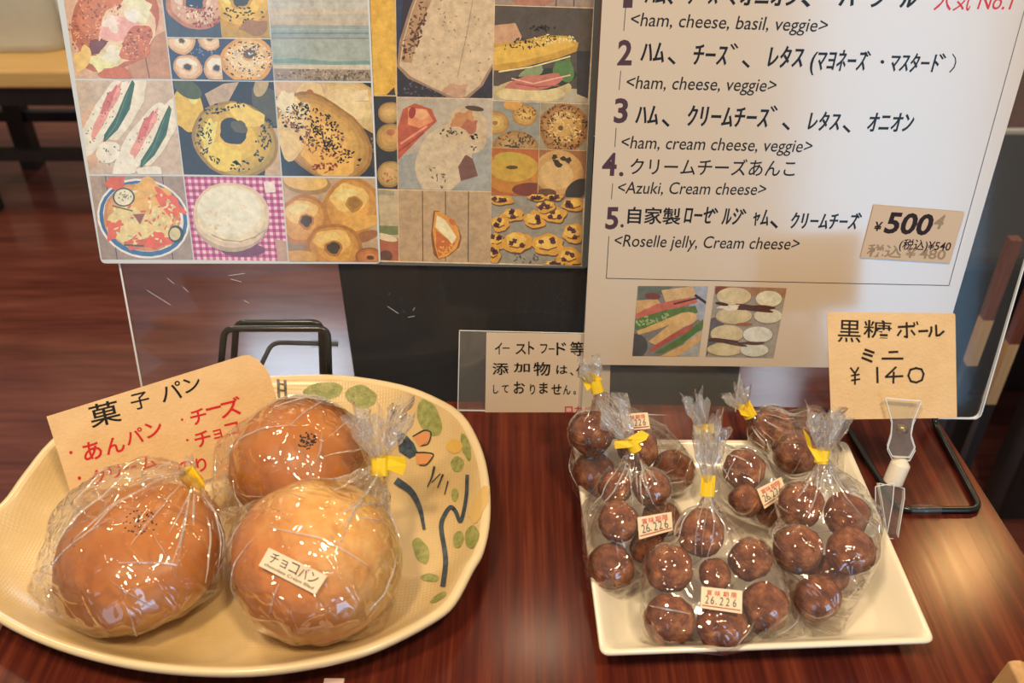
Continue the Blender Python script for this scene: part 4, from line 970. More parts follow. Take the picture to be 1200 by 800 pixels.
pp = Print(on_plate, 0.0, 0.00003)
def dense(pts, m):
    cx = sum(p[0] for p in pts) / len(pts); cy = sum(p[1] for p in pts) / len(pts); n_ = len(pts); vs_ = [(cx, cy)]; fs_ = []
    pp.layer += 1
    for r_ in (.35, .7, 1.0): vs_ += [(cx + (x - cx) * r_, cy + (y - cy) * r_) for x, y in pts]
    for k in range(n_):
        fs_.append((0, 1 + (k + 1) % n_, 1 + k))
        for j in range(2): a = 1 + j * n_; fs_.append((a + k, a + (k + 1) % n_, a + n_ + (k + 1) % n_, a + n_ + k))
    pp.raw(vs_, fs_, m)
GRN = mat_baked('green_underglaze', [(0.35, (0.20, 0.23, 0.06)), (0.65, (0.36, 0.36, 0.13))], 220, .2, 500, .4)
BLU = mat_baked('dark_blue_underglaze', [(0.3, (0.018, 0.030, 0.050)), (0.7, (0.07, 0.10, 0.13))], 200, .2, 500, .4)
ORA = plain('orange_underglaze', (0.62, 0.27, 0.10), .4); YEL = plain('yellow_underglaze', (0.66, 0.42, 0.09), .4); DRK = plain('black_underglaze', (0.035, 0.033, 0.03), .4)
for (x, y, rx, ry, ro) in ((380, 458, 24, 9.5, -3), (424, 465, 19, 13, 15), (503, 490, 13, 23, -22), (546, 524, 5, 17, -15), (536, 544, 8, 9, 20), (493, 645, 8, 16, -22), (504, 677, 10, 5, 5), (514, 700, 11, 3.5, -32), (537, 632, 6.5, 10, 5), (553, 629, 8, 13, 8), (533, 580, 4, 8, 0)):
    dense(ell(x, y, rx, ry, ro, 24, .12, x), GRN)
dense(ell(532, 523, 9, 8, 0, 20, .2, 3), YEL); dense(ell(562, 590, 9, 22, 25, 20, .2, 4), plain('pale_yellow_underglaze', (0.66, 0.45, 0.16), .4))
def brush(pts, w0, w1, m):
    P = catmull_open([Vector((x, y, 0)) for x, y in pts], 6); pp.layer += 1
    for i in range(len(P) - 1):
        w = (w0 + (w1 - w0) * i / len(P)); pp.line([(P[i].x, P[i].y), (P[i + 1].x, P[i + 1].y)], w, m, False)
def catmull_open(P, n):
    P = [2 * P[0] - P[1]] + P + [2 * P[-1] - P[-2]]; o = []
    for i in range(1, len(P) - 2):
        p0, p1, p2, p3 = P[i - 1:i + 3]
        for k in range(n):
            t = k / n; o.append(0.5 * ((2 * p1) + (p2 - p0) * t + (2 * p0 - 5 * p1 + 4 * p2 - p3) * t * t + (3 * p1 - p0 - 3 * p2 + p3) * t ** 3))
    return o + [P[-2]]
brush([(547.5, 558), (546, 585), (540, 611), (534, 600), (528, 595), (521, 604), (517, 618), (521, 645), (522, 662), (519, 686)], 4, 6, BLU)
brush([(466, 565), (482, 577), (492, 596), (497, 620)], 9, 3, BLU)
dense([(464, 507), (474, 508), (485, 520), (490, 532), (480, 538), (468, 530)], BLU)
dense([(484, 513), (497, 506), (504, 508), (503, 517), (492, 524)], ORA); dense([(487, 532), (500, 533), (507, 535), (500, 544), (489, 545)], ORA)
brush([(484, 512), (497, 505), (505, 508), (502, 520), (494, 523)], 1.6, 1.2, DRK); brush([(487, 531), (500, 531), (508, 534), (500, 545), (492, 546)], 1.6, 1.2, DRK)
brush([(509, 548), (506, 560), (501, 571)], 2.6, 1.4, DRK); brush([(519, 557), (513, 572)], 2.2, 1.2, DRK); brush([(506, 566), (516, 556)], 1.4, 1, DRK); brush([(525, 565), (521, 580)], 1.6, 1, DRK)
brush([(487, 532), (478, 520), (470, 516)], 2, 1.4, BLU); brush([(326, 446), (327, 466)], 3, 3, DRK); brush([(334, 447), (335, 466)], 3, 3, DRK); brush([(326, 450), (335, 452)], 2, 2, DRK); brush([(326, 458), (335, 459)], 2, 2, DRK)
o_ = len(DISH.v); DISH.v += pp.mb.v
for f, k, sm_ in zip(pp.mb.f, pp.mb.m, pp.mb.sm):
    DISH.f.append([i + o_ for i in f]); DISH.m.append(DISH.mi(pp.mb.mats[k])); DISH.sm.append(False)
DISH.build('dish', platter)

# ------------------------------------------------------------------ left handwritten card standing in the platter
c_tl, c_tr = (54.5, 488), (291, 415)
CPL = Plane(at_z(92, 600, 0.022), Vector((.47 * math.cos(.5), -.88 * math.cos(.5), math.sin(.5))))
bread_sign = thing('bread_sign_card', 'tan handwritten bread card in black and red standing at the left of the platter', 'sign', CPL.map(190, 590))
b = MB(); slab(b, CPL, [(54.5, 488), (284, 416.5), (292, 416), (302, 421), (314, 434), (345, 530), (100, 606), (90, 600)], 0.0, 0.0006, M_CARD); b.build('card', bread_sign)
n = Print(CPL.map, 0.0002); HP = pen('#191616'); HR = pen('#cf2330')
for c_, x0, y0, x1, y1 in (('菓', 104, 471, 141, 498), ('子', 153, 460, 175, 479), ('パ', 188, 448, 213, 469), ('ン', 215, 442, 235, 459)): n.char(c_, x0, y0, x1, y1, HP, -14, .008)
for c_, x0, y0, x1, y1 in (('・', 81, 528, 85, 532), ('あ', 97, 517, 119, 539), ('ん', 123, 512, 146, 531), ('パ', 147, 502, 168, 520), ('ン', 170, 494, 190, 512), ('・', 212, 490, 215, 493), ('チ', 223, 479, 242, 497), ('ー', 241, 476.5, 259, 479.5), ('ズ', 257, 466, 283, 488),
                           ('・', 218, 514, 221, 517), ('チ', 228, 505, 247, 523), ('ョ', 250, 503, 260, 514), ('コ', 264, 495, 280, 510), ('・', 91, 558, 95, 562), ('ク', 106, 550, 124, 568), ('リ', 128, 545, 142, 560), ('ー', 146, 546, 160, 549), ('ム', 164, 533, 184, 550), ('の', 209, 540, 226, 553), ('り', 230, 536, 242, 552)):
    n.char(c_, x0, y0, x1, y1, HR, -14, .014)
n.mb.build('handwriting', bread_sign)

# ================================================================== BUNS
def bun(name_label, px, py, rpx, z, rz_k, tilt, m, seed, top_flat=0.0, rough_top=0.0):
    c = at_z(px, py, z); R = rpx * depth(c) / F; o = MB(); N1, N2 = 56, 34; vs = []; fs = []
    Rm = Matrix.Rotation(tilt[0], 3, 'X') @ Matrix.Rotation(tilt[1], 3, 'Y')
    for j in range(N2 + 1):
        th = math.pi * j / N2
        for i in range(N1):
            a = 2 * math.pi * i / N1
            d = Vector((math.sin(th) * math.cos(a), math.sin(th) * math.sin(a), math.cos(th)))
            rz = R * rz_k * (1.06 if d.z > 0 else .92)
            sx = abs(math.sin(th)) ** 0.86
            p = Vector((math.cos(a) * sx * R, math.sin(a) * sx * R, math.copysign(abs(d.z) ** 1.0, d.z) * rz))
            p *= 1 + .05 * noise.noise(d * 1.5 + Vector((seed, 0, 0))) + .015 * noise.noise(d * 5 + Vector((seed, 3, 0)))
            if rough_top and d.z > .1: p *= 1 + rough_top * noise.fractal(d * 7 + Vector((seed, 9, 1)), 1, 2, 4)
            vs.append(c + Rm @ p)
    for j in range(N2):
        for i in range(N1): fs.append((j * N1 + i, (j + 1) * N1 + i, (j + 1) * N1 + (i + 1) % N1, j * N1 + (i + 1) % N1))
    lo = min(v.z for v in vs); dz = 0.0112 - lo
    vs = [v + Vector((0, 0, dz)) for v in vs]; c = c + Vector((0, 0, dz))
    o.add(vs, fs, m, True); th_ = thing('bread_bun', name_label, 'bread', (c.x, c.y, 0.0112), 'round sweet buns on the oval platter')
    o.build('crust', th_); return th_, c, R, o


def seeds_on(th_, mbun, px, py, n_, spread, seed):
    bvb = BVHTree.FromPolygons([tuple(v) for v in mbun.v], mbun.f); R = random.Random(seed); b = MB()
    for _ in range(n_):
        a = R.random() * 6.28; q = spread * math.sqrt(R.random()); x, y = px + q * math.cos(a), py + q * .8 * math.sin(a)
        d = ray(x, y).normalized(); h = bvb.ray_cast(CAM, d)
        if h[0] is None: continue
        s_ = .00075; c = h[0]; u = h[1].orthogonal().normalized(); w = h[1].cross(u)
        vs = [c + u * s_ * 1.2, c + w * s_, c - u * s_ * 1.2, c - w * s_, c + h[1] * s_, c - h[1] * s_ * .5]
        b.add(vs, [(0, 1, 4), (1, 2, 4), (2, 3, 4), (3, 0, 4), (1, 0, 5), (2, 1, 5), (3, 2, 5), (0, 3, 5)], M_SEED)
    tag(b.build('seed_topping', th_), 'cluster of black poppy seeds', kind='stuff')


B1 = bun('glossy golden bun with black poppy seeds, nearest the left end of the platter', 163, 652, 97, .040, .585, (.06, -.08), M_BUN, 1)
B2 = bun('golden brown bun with a poppy seed dot, standing behind the other two on the platter', 350, 541, 79, .044, .70, (.30, .0), M_BUN, 4)
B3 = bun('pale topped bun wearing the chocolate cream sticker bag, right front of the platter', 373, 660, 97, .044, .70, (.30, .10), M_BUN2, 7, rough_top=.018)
seeds_on(B1[0], B1[3], 165, 613, 46, 20, 3); seeds_on(B2[0], B2[3], 360, 516, 60, 12, 4)

# ================================================================== BAGS
def sphere_pts(c, r, n=70):
    out = []
    for k in range(n):
        z = 1 - 2 * (k + .5) / n; a = k * 2.39996; q = math.sqrt(1 - z * z); out.append(c + Vector((math.cos(a) * q, math.sin(a) * q, z)) * r)
    return out


def film_hull(pts, tie, guard, floor_z, seed, voxel=0.0022, crinkle=.0011, pleat=.0016, pinch=.12):
    """taut film: convex hull of its contents, tightened and pleated towards the tie, then crinkled"""
    bm = bmesh.new()
    for p in pts:
        bm.verts.new((p.x, p.y, max(p.z, floor_z)))
    r = bmesh.ops.convex_hull(bm, input=bm.verts)
    bmesh.ops.delete(bm, geom=list({e for e in r['geom_interior'] + r['geom_unused'] if isinstance(e, bmesh.types.BMVert)}), context='VERTS')
    me = bpy.data.meshes.new('h'); bm.to_mesh(me); bm.free()
    o = bpy.data.objects.new('h', me); COL.objects.link(o)
    md = o.modifiers.new('r', 'REMESH'); md.mode = 'VOXEL'; md.voxel_size = voxel
    s2 = o.modifiers.new('s', 'SMOOTH'); s2.iterations = 3; s2.factor = .5
    bpy.context.view_layer.update()
    m2 = bpy.data.meshes.new_from_object(o.evaluated_get(bpy.context.evaluated_depsgraph_get()))
    V = [v.co.copy() for v in m2.vertices]; N = [v.normal.copy() for v in m2.vertices]; Fs = [list(p.vertices) for p in m2.polygons]
    bpy.data.objects.remove(o); bpy.data.meshes.remove(me); bpy.data.meshes.remove(m2)
    cen = sum(V, Vector()) / len(V); off = Vector((seed * 3.7, seed * 1.3, 0)); out = []
    ax = (cen - tie).normalized() if tie is not None else Vector((0, 0, -1)); u = ax.orthogonal().normalized(); w = ax.cross(u)
    Lp = (cen - tie).length * .95 if tie is not None else 1
    for p, nn in zip(V, N):
        q = p.copy()
        if tie is not None:
            t = (p - tie).dot(ax); lat = (p - tie) - ax * t
            k = min(1, max(0, t / Lp)); q = tie + ax * t + lat * (pinch + (1 - pinch) * k ** .85 if k < 1 else 1)
            ang_ = math.atan2(lat.dot(w), lat.dot(u))
            pl = math.sin(ang_ * 13 + seed + 2.2 * noise.noise(p * 30 + off)) + .5 * math.sin(ang_ * 29 + seed * 2)
            q += nn * pl * pleat * (1 - k) * min(1, k * 5)
        s_ = p * 1.0 + off
        rd = (.5 - abs(noise.noise(s_ * 42))) + .5 * (.5 - abs(noise.noise(s_ * 95 + Vector((5, 1, 2))))) + .25 * (.5 - abs(noise.noise(s_ * 200)))
        q += nn * (rd - .3) * crinkle * 1.6
        for c, rr in guard:
            d = q - c
            if d.length < rr: q = c + d.normalized() * rr
        if q.z < floor_z: q.z = floor_z + .0002
        out.append(q)
    return out, Fs


def flare(b, tie, d, L_, r1, seed, m, n=54, rows=12):
    d = d.normalized(); u = d.orthogonal().normalized(); w = d.cross(u); R = random.Random(seed); ph = R.random() * 6
    vs = []; fs = []
    for j in range(rows + 1):
        t = j / rows
        for i in range(n):
            a = 2 * math.pi * i / n
            fold = .62 + .38 * math.sin(a * 7 + ph + 1.3 * math.sin(a * 2)) * min(1, t * 2.4)
            r_ = (.0022 + (r1 - .0022) * t ** .8) * fold
            hgt = L_ * t * (1 + .16 * math.sin(a * 3 + ph) * t + .10 * math.sin(a * 9 + ph * 2) * t)
            p = tie + d * hgt + (u * math.cos(a) * 1.15 + w * math.sin(a) * .75) * r_
            p += Vector((noise.noise(p * 120), noise.noise(p * 120 + Vector((9, 0, 0))), noise.noise(p * 120 + Vector((0, 9, 0))))) * .003 * t
            vs.append(p)
    for j in range(rows):
        for i in range(n): fs.append((j * n + i, j * n + (i + 1) % n, (j + 1) * n + (i + 1) % n, (j + 1) * n + i))
    b.add(vs, fs, m, True)


def folds(b, V, Fs, tie, n, seed, lmin, lmax, wmax=.0013, hgt=.0008):
    """sharp folds, whitened as painted glints, standing up from the film, most of them running down from the tie"""
    R = random.Random(seed * 31 + 5); bvh = BVHTree.FromPolygons([tuple(v) for v in V], Fs); cen = sum(V, Vector()) / len(V)
    for k in range(n):
        radial = tie is not None and k < n * .6
        if radial:
            ax = (cen - tie).normalized(); u = ax.orthogonal().normalized(); w = ax.cross(u); a = R.uniform(0, 6.283)
            side = u * math.cos(a) + w * math.sin(a); st = tie + ax * R.uniform(.004, .012) + side * .01; dr = (ax + side * R.uniform(.2, 1.1)).normalized()
        else:
            st = R.choice(V); dr = Vector((R.gauss(0, 1), R.gauss(0, 1), R.gauss(0, 1))).normalized()
        L_ = R.uniform(lmin, lmax); m_ = max(5, int(L_ / .0028)); pts = []; p = st
        for i in range(m_ + 1):
            loc, nn, _, _d = bvh.find_nearest(p)
            if loc is None: break
            if nn.dot(loc - cen) < 0: nn = -nn
            pts.append((loc, nn)); t = dr - nn * dr.dot(nn)
            if t.length < .2: break
            dr = (t.normalized() + Vector((R.gauss(0, .05), R.gauss(0, .05), R.gauss(0, .05)))).normalized(); p = loc + dr * (L_ / m_)
        if len(pts) < 4: continue
        vs = []; fs = []; W_ = R.uniform(.5, 1) * wmax; H_ = R.uniform(.4, 1) * hgt
        for i, (q, nn) in enumerate(pts):
            t = i / (len(pts) - 1); tp = math.sin(math.pi * min(.97, max(.03, t))) ** .6
            d = (pts[min(i + 1, len(pts) - 1)][0] - pts[max(i - 1, 0)][0]).normalized(); sd = d.cross(nn).normalized()
            vs += [q + sd * W_ * .5 * tp + nn * .0001, q + nn * (H_ * tp + .0001) + sd * W_ * .2, q - sd * W_ * .5 * tp + nn * .0001]
        for i in range(len(pts) - 1):
            o = i * 3; fs += [(o, o + 1, o + 4, o + 3), (o + 1, o + 2, o + 5, o + 4)]
        b.add(vs, fs, M_FOLD, False)


def tape_tie(parent, tie, d, tab_px, width=.009, r=.0042):
    """yellow tape wound round the neck with a flat free end"""
    b = MB(); d = d.normalized(); u = d.orthogonal().normalized(); w = d.cross(u); n = 20; vs = []; fs = []
    for t in (-.5, -.25, 0, .25, .5):
        for i in range(n):
            a = 2 * math.pi * i / n; rr = r * (1 + .10 * math.sin(3 * a) + .05 * math.sin(7 * a + 9 * t)); vs.append(tie + d * width * t + (u * math.cos(a) + w * math.sin(a)) * rr)
    for j in range(4):
        for i in range(n): fs.append((j * n + i, j * n + (i + 1) % n, (j + 1) * n + (i + 1) % n, (j + 1) * n + i))
    b.add(vs, fs, M_YTAPE, True)
    if tab_px:
        dt = depth(tie) - .003; q = []
        for (x, y) in tab_px:
            rr = ray(x, y); q.append(CAM + rr * (dt / rr.dot(FW)))
        q = [p + FW * (-.0015 * math.sin(k * 1.7)) for k, p in enumerate(q)]
        b.prism(q, [p + FW * .0008 for p in q], M_YTAPE)
    tag(b.build('tape_tie', parent), 'yellow tape tie')


def sticker(parent, bag_v, bag_f, quad, draw, mixn=.35):
    bvh = BVHTree.FromPolygons([tuple(v) for v in bag_v], bag_f); cx = sum(q[0] for q in quad) / 4; cy = sum(q[1] for q in quad) / 4
    d = ray(cx, cy).normalized(); h = bvh.ray_cast(CAM, d)
    if h[0] is None: h = (at_z(cx, cy, .05), -d)
    n1 = h[1] if h[1].dot(d) < 0 else -h[1]
    hits = []; ns = Vector()
    for u in (0, .5, 1):
        for v in (0, .5, 1):
            x, y = lerp2(quad, u, v); k = bvh.ray_cast(CAM, ray(x, y).normalized())
            if k[0] is not None: hits.append(k[0]); ns += k[1] if k[1].dot(d) < 0 else -k[1]
    nrm = (ns.normalized() * mixn - d * (1 - mixn)).normalized()
    mx = max([(p - h[0]).dot(nrm) for p in hits] + [0])
    pl = Plane(h[0] + nrm * (mx + .0006), nrm); p = Print(pl.map, 0.0001, .00004); b_ = MB(); slab(b_, pl, quad, 0, .0003, M_STK)
    so = b_.build('sticker', parent); draw(p); p.mb.build('lettering', so); return so


M_STK = plain('sticker_paper', (0.80, 0.66, 0.48), 0.5, 0.4)
def date_sticker(quad, full=True):
    def dr_(p):
        P = lambda u, v: lerp2(quad, u, v)
        rot = math.degrees(math.atan2(quad[1][1] - quad[0][1], quad[1][0] - quad[0][0])); h = abs(quad[3][1] - quad[0][1]); w = math.hypot(quad[1][0] - quad[0][0], quad[1][1] - quad[0][1])
        for k, c_ in enumerate('賞味期限'):
            x, y = P(.20 + k * .20, .24); s_ = h * .13; p.char(c_, x - s_, y - s_, x + s_, y + s_, pen('#c8524a'), rot, .01)
        for k, c_ in enumerate('26.226'):
            if c_ == '.': x, y = P(.37, .72); p.poly(ell(x, y, h * .03), pen('#5a5a52')); continue
            u = (.15, .28, 0, .50, .65, .82)[k]
            x, y = P(u, .57); p.char(c_, x - h * .085, y - h * .19, x + h * .085, y + h * .19, pen('#5a5c54'), rot, .0)
        p.line([P(.04, .86), P(.96, .86)], 1.0, pen('#b04038'))
    return dr_


def make_bag(name, label, cat, group, balls, tie_px, fl_px, extra, seed, floor_z, r_fl=.015, tab=None, stick=None, crinkle=.0011, guard_extra=.0010):
    tie = at_z(*tie_px) if tie_px else None
    pts = []
    for c, r in balls:
        for p in sphere_pts(c, r + .0012): pts.append(p)
    for e in extra: pts.append(at_z(*e))
    if tie is not None:
        for p in sphere_pts(tie, .004, 16): pts.append(p)
    V, Fs = film_hull(pts, tie, [(c, r + guard_extra) for c, r in balls if r < .03], floor_z, seed, crinkle=crinkle)
    root = thing(name, label, cat, (sum(v.x for v in V) / len(V), sum(v.y for v in V) / len(V), floor_z), group)
    b = MB(); b.add(V, Fs, M_FILM, True); folds(b, V, Fs, tie, 26, seed, .012, .042); b.build('film', root)
    if tie is not None:
        dt = depth(tie); e = ray(*fl_px); end = CAM + e * ((dt - .004) / e.dot(FW)); d = end - tie
        b = MB(); flare(b, tie, d, d.length, r_fl, seed, M_NECK); b.build('gathered_neck', root)
        tape_tie(root, tie, d, tab)
    if stick: sticker(root, V, Fs, stick[0], stick[1])
    return root


def bun_guard(B):
    th_, c, R, mb = B; return [(v, .0001) for v in mb.v[::3]]


def bun_bag(B, label, tie_px, fl_px, extra, seed, tab=None, stick=None, r_fl=.02, pinch=.3):
    th_, c, R, mb = B; tie = at_z(*tie_px) if tie_px else None
    pts = [c + (v - c) * 1.035 for v in mb.v[::4]] + [at_z(*e) for e in extra]
    if tie is not None: pts += sphere_pts(tie, .005, 16)
    V, Fs = film_hull(pts, tie, [], 0.0103, seed, .0024, .0016, .0030, pinch)
    bvb = BVHTree.FromPolygons([tuple(v) for v in mb.v], mb.f)
    for i, v in enumerate(V):                                   # keep the film outside the crust
        loc, nn, _, dist = bvb.find_nearest(v)
        if (v - loc).dot(nn) < .0008: V[i] = loc + nn * .0008
    root = thing('cellophane_bag', label, 'bag', (c.x, c.y, 0.0103), 'clear bags around the sweet buns')
    b = MB(); b.add(V, Fs, M_FILM, True); folds(b, V, Fs, tie, 38, seed, .018, .075, .0017, .0010); b.build('film', root)
    if tie is not None:
        e = ray(*fl_px); end = CAM + e * ((depth(tie) - .004) / e.dot(FW)); d = end - tie
        b = MB(); flare(b, tie, d, d.length, r_fl, seed, M_NECK); b.build('gathered_neck', root); tape_tie(root, tie, d, tab, .012, .0055)
    if stick: tag(sticker(root, V, Fs, stick[0], stick[1], .5), 'small tan sticker naming chocolate cream filling')
    return root


bun_bag(B1, 'clear crinkled bag around the leftmost seeded bun, its seal flat towards the left rim', (224, 560, .060), (213, 548),
        [(60, 600, .045), (95, 560, .066), (140, 532, .078), (190, 534, .078), (240, 575, .06), (30, 690, .032), (45, 715, .026), (90, 738, .018), (264, 690, .02), (166, 529, .080), (120, 545, .074), (215, 552, .072)], 1,
        [(214, 548), (226, 545), (240, 568), (232, 578)], None, .010, .85)
bun_bag(B2, 'clear crinkled bag around the rear seeded bun with a pointed left corner', None, None,
        [(252, 518, .045), (262, 512, .047), (342, 466, .070), (425, 492, .06), (436, 560, .03), (245, 600, .02)], 2)
q3 = [(315, 641.5), (383.5, 674.5), (369.5, 696.5), (303, 662.5)]
def st3(p):
    for k, c_ in enumerate('チョコパン'):
        x, y = lerp2(q3, .16 + k * .17, .36 + (.04 if c_ == 'ョ' else 0)); s_ = 6.2 if c_ != 'ョ' else 4.6; p.char(c_, x - s_ * .85, y - s_, x + s_ * .85, y + s_, pen('#2a2018'), 25.6)
    t = 'chocolate Cream filled'; vs_, fs_ = glyph(t); x0 = min(v[0] for v in vs_); x1 = max(v[0] for v in vs_); p.layer += 1
    p.raw([lerp2(q3, .07 + .85 * (gx - x0) / (x1 - x0), .86 - gy * .22) for gx, gy in vs_], fs_, pen('#2a2018'))
bun_bag(B3, 'clear bag with chocolate cream sticker, yellow tie and tall ruffled neck', (446, 545, .074), (446, 482),
        [(262, 640, .03), (285, 590, .05), (475, 600, .04), (478, 660, .025), (450, 740, .014), (400, 752, .013), (300, 735, .013)], 3,
        [(444, 533), (475, 535), (476, 545), (472, 557), (446, 547)], (q3, st3), .026, .35)

# ================================================================== TRAY WITH BAGGED BALLS
TR = [at_z(703.5, 766, .022), at_z(1097, 751, .022), at_z(993, 516, .022), at_z(671, 513, .022)]
tray = thing('square_tray', 'cream square porcelain tray with sloping sides holding the bagged brown balls', 'tray', ((TR[0].x + TR[2].x) / 2, (TR[0].y + TR[2].y) / 2, 0))
tc_ = sum(TR, Vector()) / 4
def tring(k, z, r): return fillet([Vector((tc_.x + (p.x - tc_.x) * k, tc_.y + (p.y - tc_.y) * k, z)) for p in TR], r, 6, True)
prof = [(.76, .0045, .012), (.80, .0052, .012), (.90, .0150, .009), (.955, .0208, .008), (.975, .0222, .007), (.992, .0220, .006), (1.0, .0208, .006), (.995, .0190, .006), (.94, .0130, .008), (.82, .0010, .012), (.80, .0004, .012)]
b = MB(); vs = []; n_ = len(tring(1, 0, .01)); fs = []
for k, z, r in prof: vs += tring(k, z, r)
for j in range(len(prof) - 1):
    for i in range(n_): fs.append((j * n_ + i, (j + 1) * n_ + i, (j + 1) * n_ + (i + 1) % n_, j * n_ + (i + 1) % n_))
fs.append(tuple(range(n_))); fs.append(tuple(reversed([(len(prof) - 1) * n_ + i for i in range(n_)])))
b.add(vs, fs, M_TRAY, True); b.f[-2:] = [list(f) for f in fs[-2:]]
b.build('dish', tray)

BAGS = {  # balls: px, py, radius px, height of the centre, where it is
 'A': [(694, 511, 28, .052, 'top left'), (748, 527, 26, .050, 'top right under the sticker'), (696, 553, 27, .026, 'lower left'), (789, 552, 26, .024, 'lower right')],
 'B': [(726, 572, 21, .050, 'top left'), (761, 578, 23, .050, 'top right'), (724, 612, 25, .046, 'middle left'), (772, 602, 24, .038, 'right, behind the sticker'), (757, 642, 22, .030, 'lower right'), (720, 661, 29, .0235, 'bottom, orange tinted')],
 'C': [(820, 626, 30, .050, 'top'), (877, 656, 26, .040, 'right upper'), (784, 669, 29, .036, 'left middle'), (840, 672, 20, .034, 'centre, half hidden'), (786, 721, 31, .0225, 'bottom left'), (847, 731, 31, .0225, 'bottom under the sticker'), (893, 712, 30, .025, 'bottom right')],
 'D': [(872, 552, 26, .040, 'upper'), (873, 585, 20, .034, 'oily lower one'), (905, 600, 20, .024, 'lower right')],
 'E': [(905, 505, 28, .034, 'left'), (952, 500, 24, .032, 'right rear'), (930, 531, 27, .036, 'front')],
 'F': [(940, 597, 28, .052, 'top left'), (936, 638, 30, .042, 'large one at left'), (990, 605, 27, .050, 'top right'), (992, 647, 29, .042, 'large one at right'), (972, 672, 24, .028, 'centre low'), (960, 697, 28, .0225, 'bottom')],
}
WHERE = {'A': 'the rear left bag', 'B': 'the front left bag', 'C': 'the front middle bag', 'D': 'the middle bag behind the front one', 'E': 'the rear right bag', 'F': 'the right hand bag by the clip'}
items = []
for k, L_ in BAGS.items():
    for (px, py, r, z, w_) in L_:
        c = at_z(px, py, z); items.append([k, c, r * depth(c) / F, w_, ray(px, py).normalized()])
for it in range(60):                                            # settle: no ball inside another or in the tray
    for a in range(len(items)):
        for c_ in range(a):
            A, B = items[a], items[c_]; d = A[1] - B[1]; L_ = d.length; need = A[2] + B[2] - .0004 + (.0016 if A[0] != B[0] else 0)
            if L_ < need:
                s_ = d.normalized() * (need - L_) * .5
                for q, sg in ((A, 1), (B, -1)):
                    along = q[4] * s_.dot(q[4]); q[1] = q[1] + (along * 1.0 + (s_ - along) * .35) * sg
    for A in items:
        lo = A[2] + .0062
        if A[1].z < lo: A[1].z = lo


def ball(c, r, seed):
    b = MB(); n1, n2 = 30, 18; vs = []; fs = []
    for j in range(n2 + 1):
        th = math.pi * j / n2
        for i in range(n1):
            a = 2 * math.pi * i / n1; d = Vector((math.sin(th) * math.cos(a), math.sin(th) * math.sin(a), math.cos(th)))
            k = 1 + .12 * noise.noise(d * 1.3 + Vector((seed * 2.1, 0, 4))) + .05 * noise.fractal(d * 4 + Vector((seed, 2, 0)), 1, 2, 4)
            vs.append(c + d * r * min(1.01, k * .955))
    for j in range(n2):
        for i in range(n1): fs.append((j * n1 + i, (j + 1) * n1 + i, (j + 1) * n1 + (i + 1) % n1, j * n1 + (i + 1) % n1))
    b.add(vs, fs, M_BALL, True); return b


for i, (k, c, r, w_, _) in enumerate(items):
    o = ball(c, r, i + 1).build('doughnut_ball', None, (c.x, c.y, c.z))
    tag(o, 'brown sugar doughnut ball, ' + w_ + ' in ' + WHERE[k], 'doughnut', 'brown sugar doughnut balls in bags')

G = lambda k: [(c, r) for kk, c, r, _, _ in items if kk == k]
qA = [(728, 485), (759, 483), (762, 502), (731, 505)]; qB = [(747, 606), (787, 599.5), (788.5, 621), (749, 632)]; qC = [(822, 687), (870, 692), (869.5, 719), (821, 712)]; qD = [(887, 573), (915.5, 558.5), (922.5, 578), (896, 596)]
GB = 'clear bags of doughnut balls on the tray'
make_bag('cellophane_bag', 'clear ball bag at the rear left of the tray, its neck rising over the notice', 'bag', GB, G('A'), (699, 452, .094), (690, 424), [(668, 500, .04), (671, 575, .012), (742, 452, .085), (765, 485, .07), (808, 565, .012), (690, 600, .01)], 11, .0056, .011, [(680, 440), (693, 435), (706, 444), (688, 458)], (qA, date_sticker(qA)))
make_bag('cellophane_bag', 'clear ball bag at the left front of the tray with a dated sticker', 'bag', GB, G('B'), (742, 521, .078), (716, 476), [(682, 560, .035), (679, 610, .02), (690, 695, .0075), (728, 702, .0062), (808, 612, .03), (790, 660, .012)], 12, .0056, .013, [(720, 517), (734, 514), (752, 504), (761, 509), (757, 515), (738, 524), (721, 526)], (qB, date_sticker(qB)))
make_bag('cellophane_bag', 'clear ball bag at the front middle of the tray, dated sticker low down', 'bag', GB, G('C'), (829, 572, .074), (832, 497), [(757, 650, .03), (748, 750, .0068), (800, 758, .0065), (945, 742, .0065), (903, 635, .036), (930, 690, .02)], 13, .0056, .016, [(822, 556), (838, 557), (837, 581), (821, 580)], (qC, date_sticker(qC)))
make_bag('cellophane_bag', 'clear ball bag in the middle of the tray with slanted sticker at its right', 'bag', GB, G('D'), (826, 508, .056), (814, 466), [(800, 530, .03), (808, 575, .015), (925, 560, .03), (932, 605, .015)], 14, .0056, .011, [(812, 498), (836, 496), (838, 507), (826, 511), (814, 508)], (qD, date_sticker(qD)))
make_bag('cellophane_bag', 'clear ball bag at the rear right of the tray with a small yellow tie', 'bag', GB, G('E'), (876, 482, .048), (862, 458), [(985, 492, .035), (992, 555, .012), (878, 530, .02), (890, 478, .05), (960, 474, .05)], 15, .0056, .012, [(862, 471), (872, 474), (878, 468), (888, 486), (876, 488), (868, 486)])
make_bag('cellophane_bag', 'clear ball bag at the right of the tray beside the card clip, wide ruffled neck', 'bag', GB, G('F'), (963, 534, .084), (972, 486), [(1036, 595, .034), (1034, 655, .022), (986, 745, .0068), (950, 750, .0065), (898, 640, .022), (925, 712, .01), (1020, 545, .045)], 16, .0056, .021, [(941, 502), (948, 512), (952, 525), (971, 530), (970, 540), (957, 541), (947, 522)])

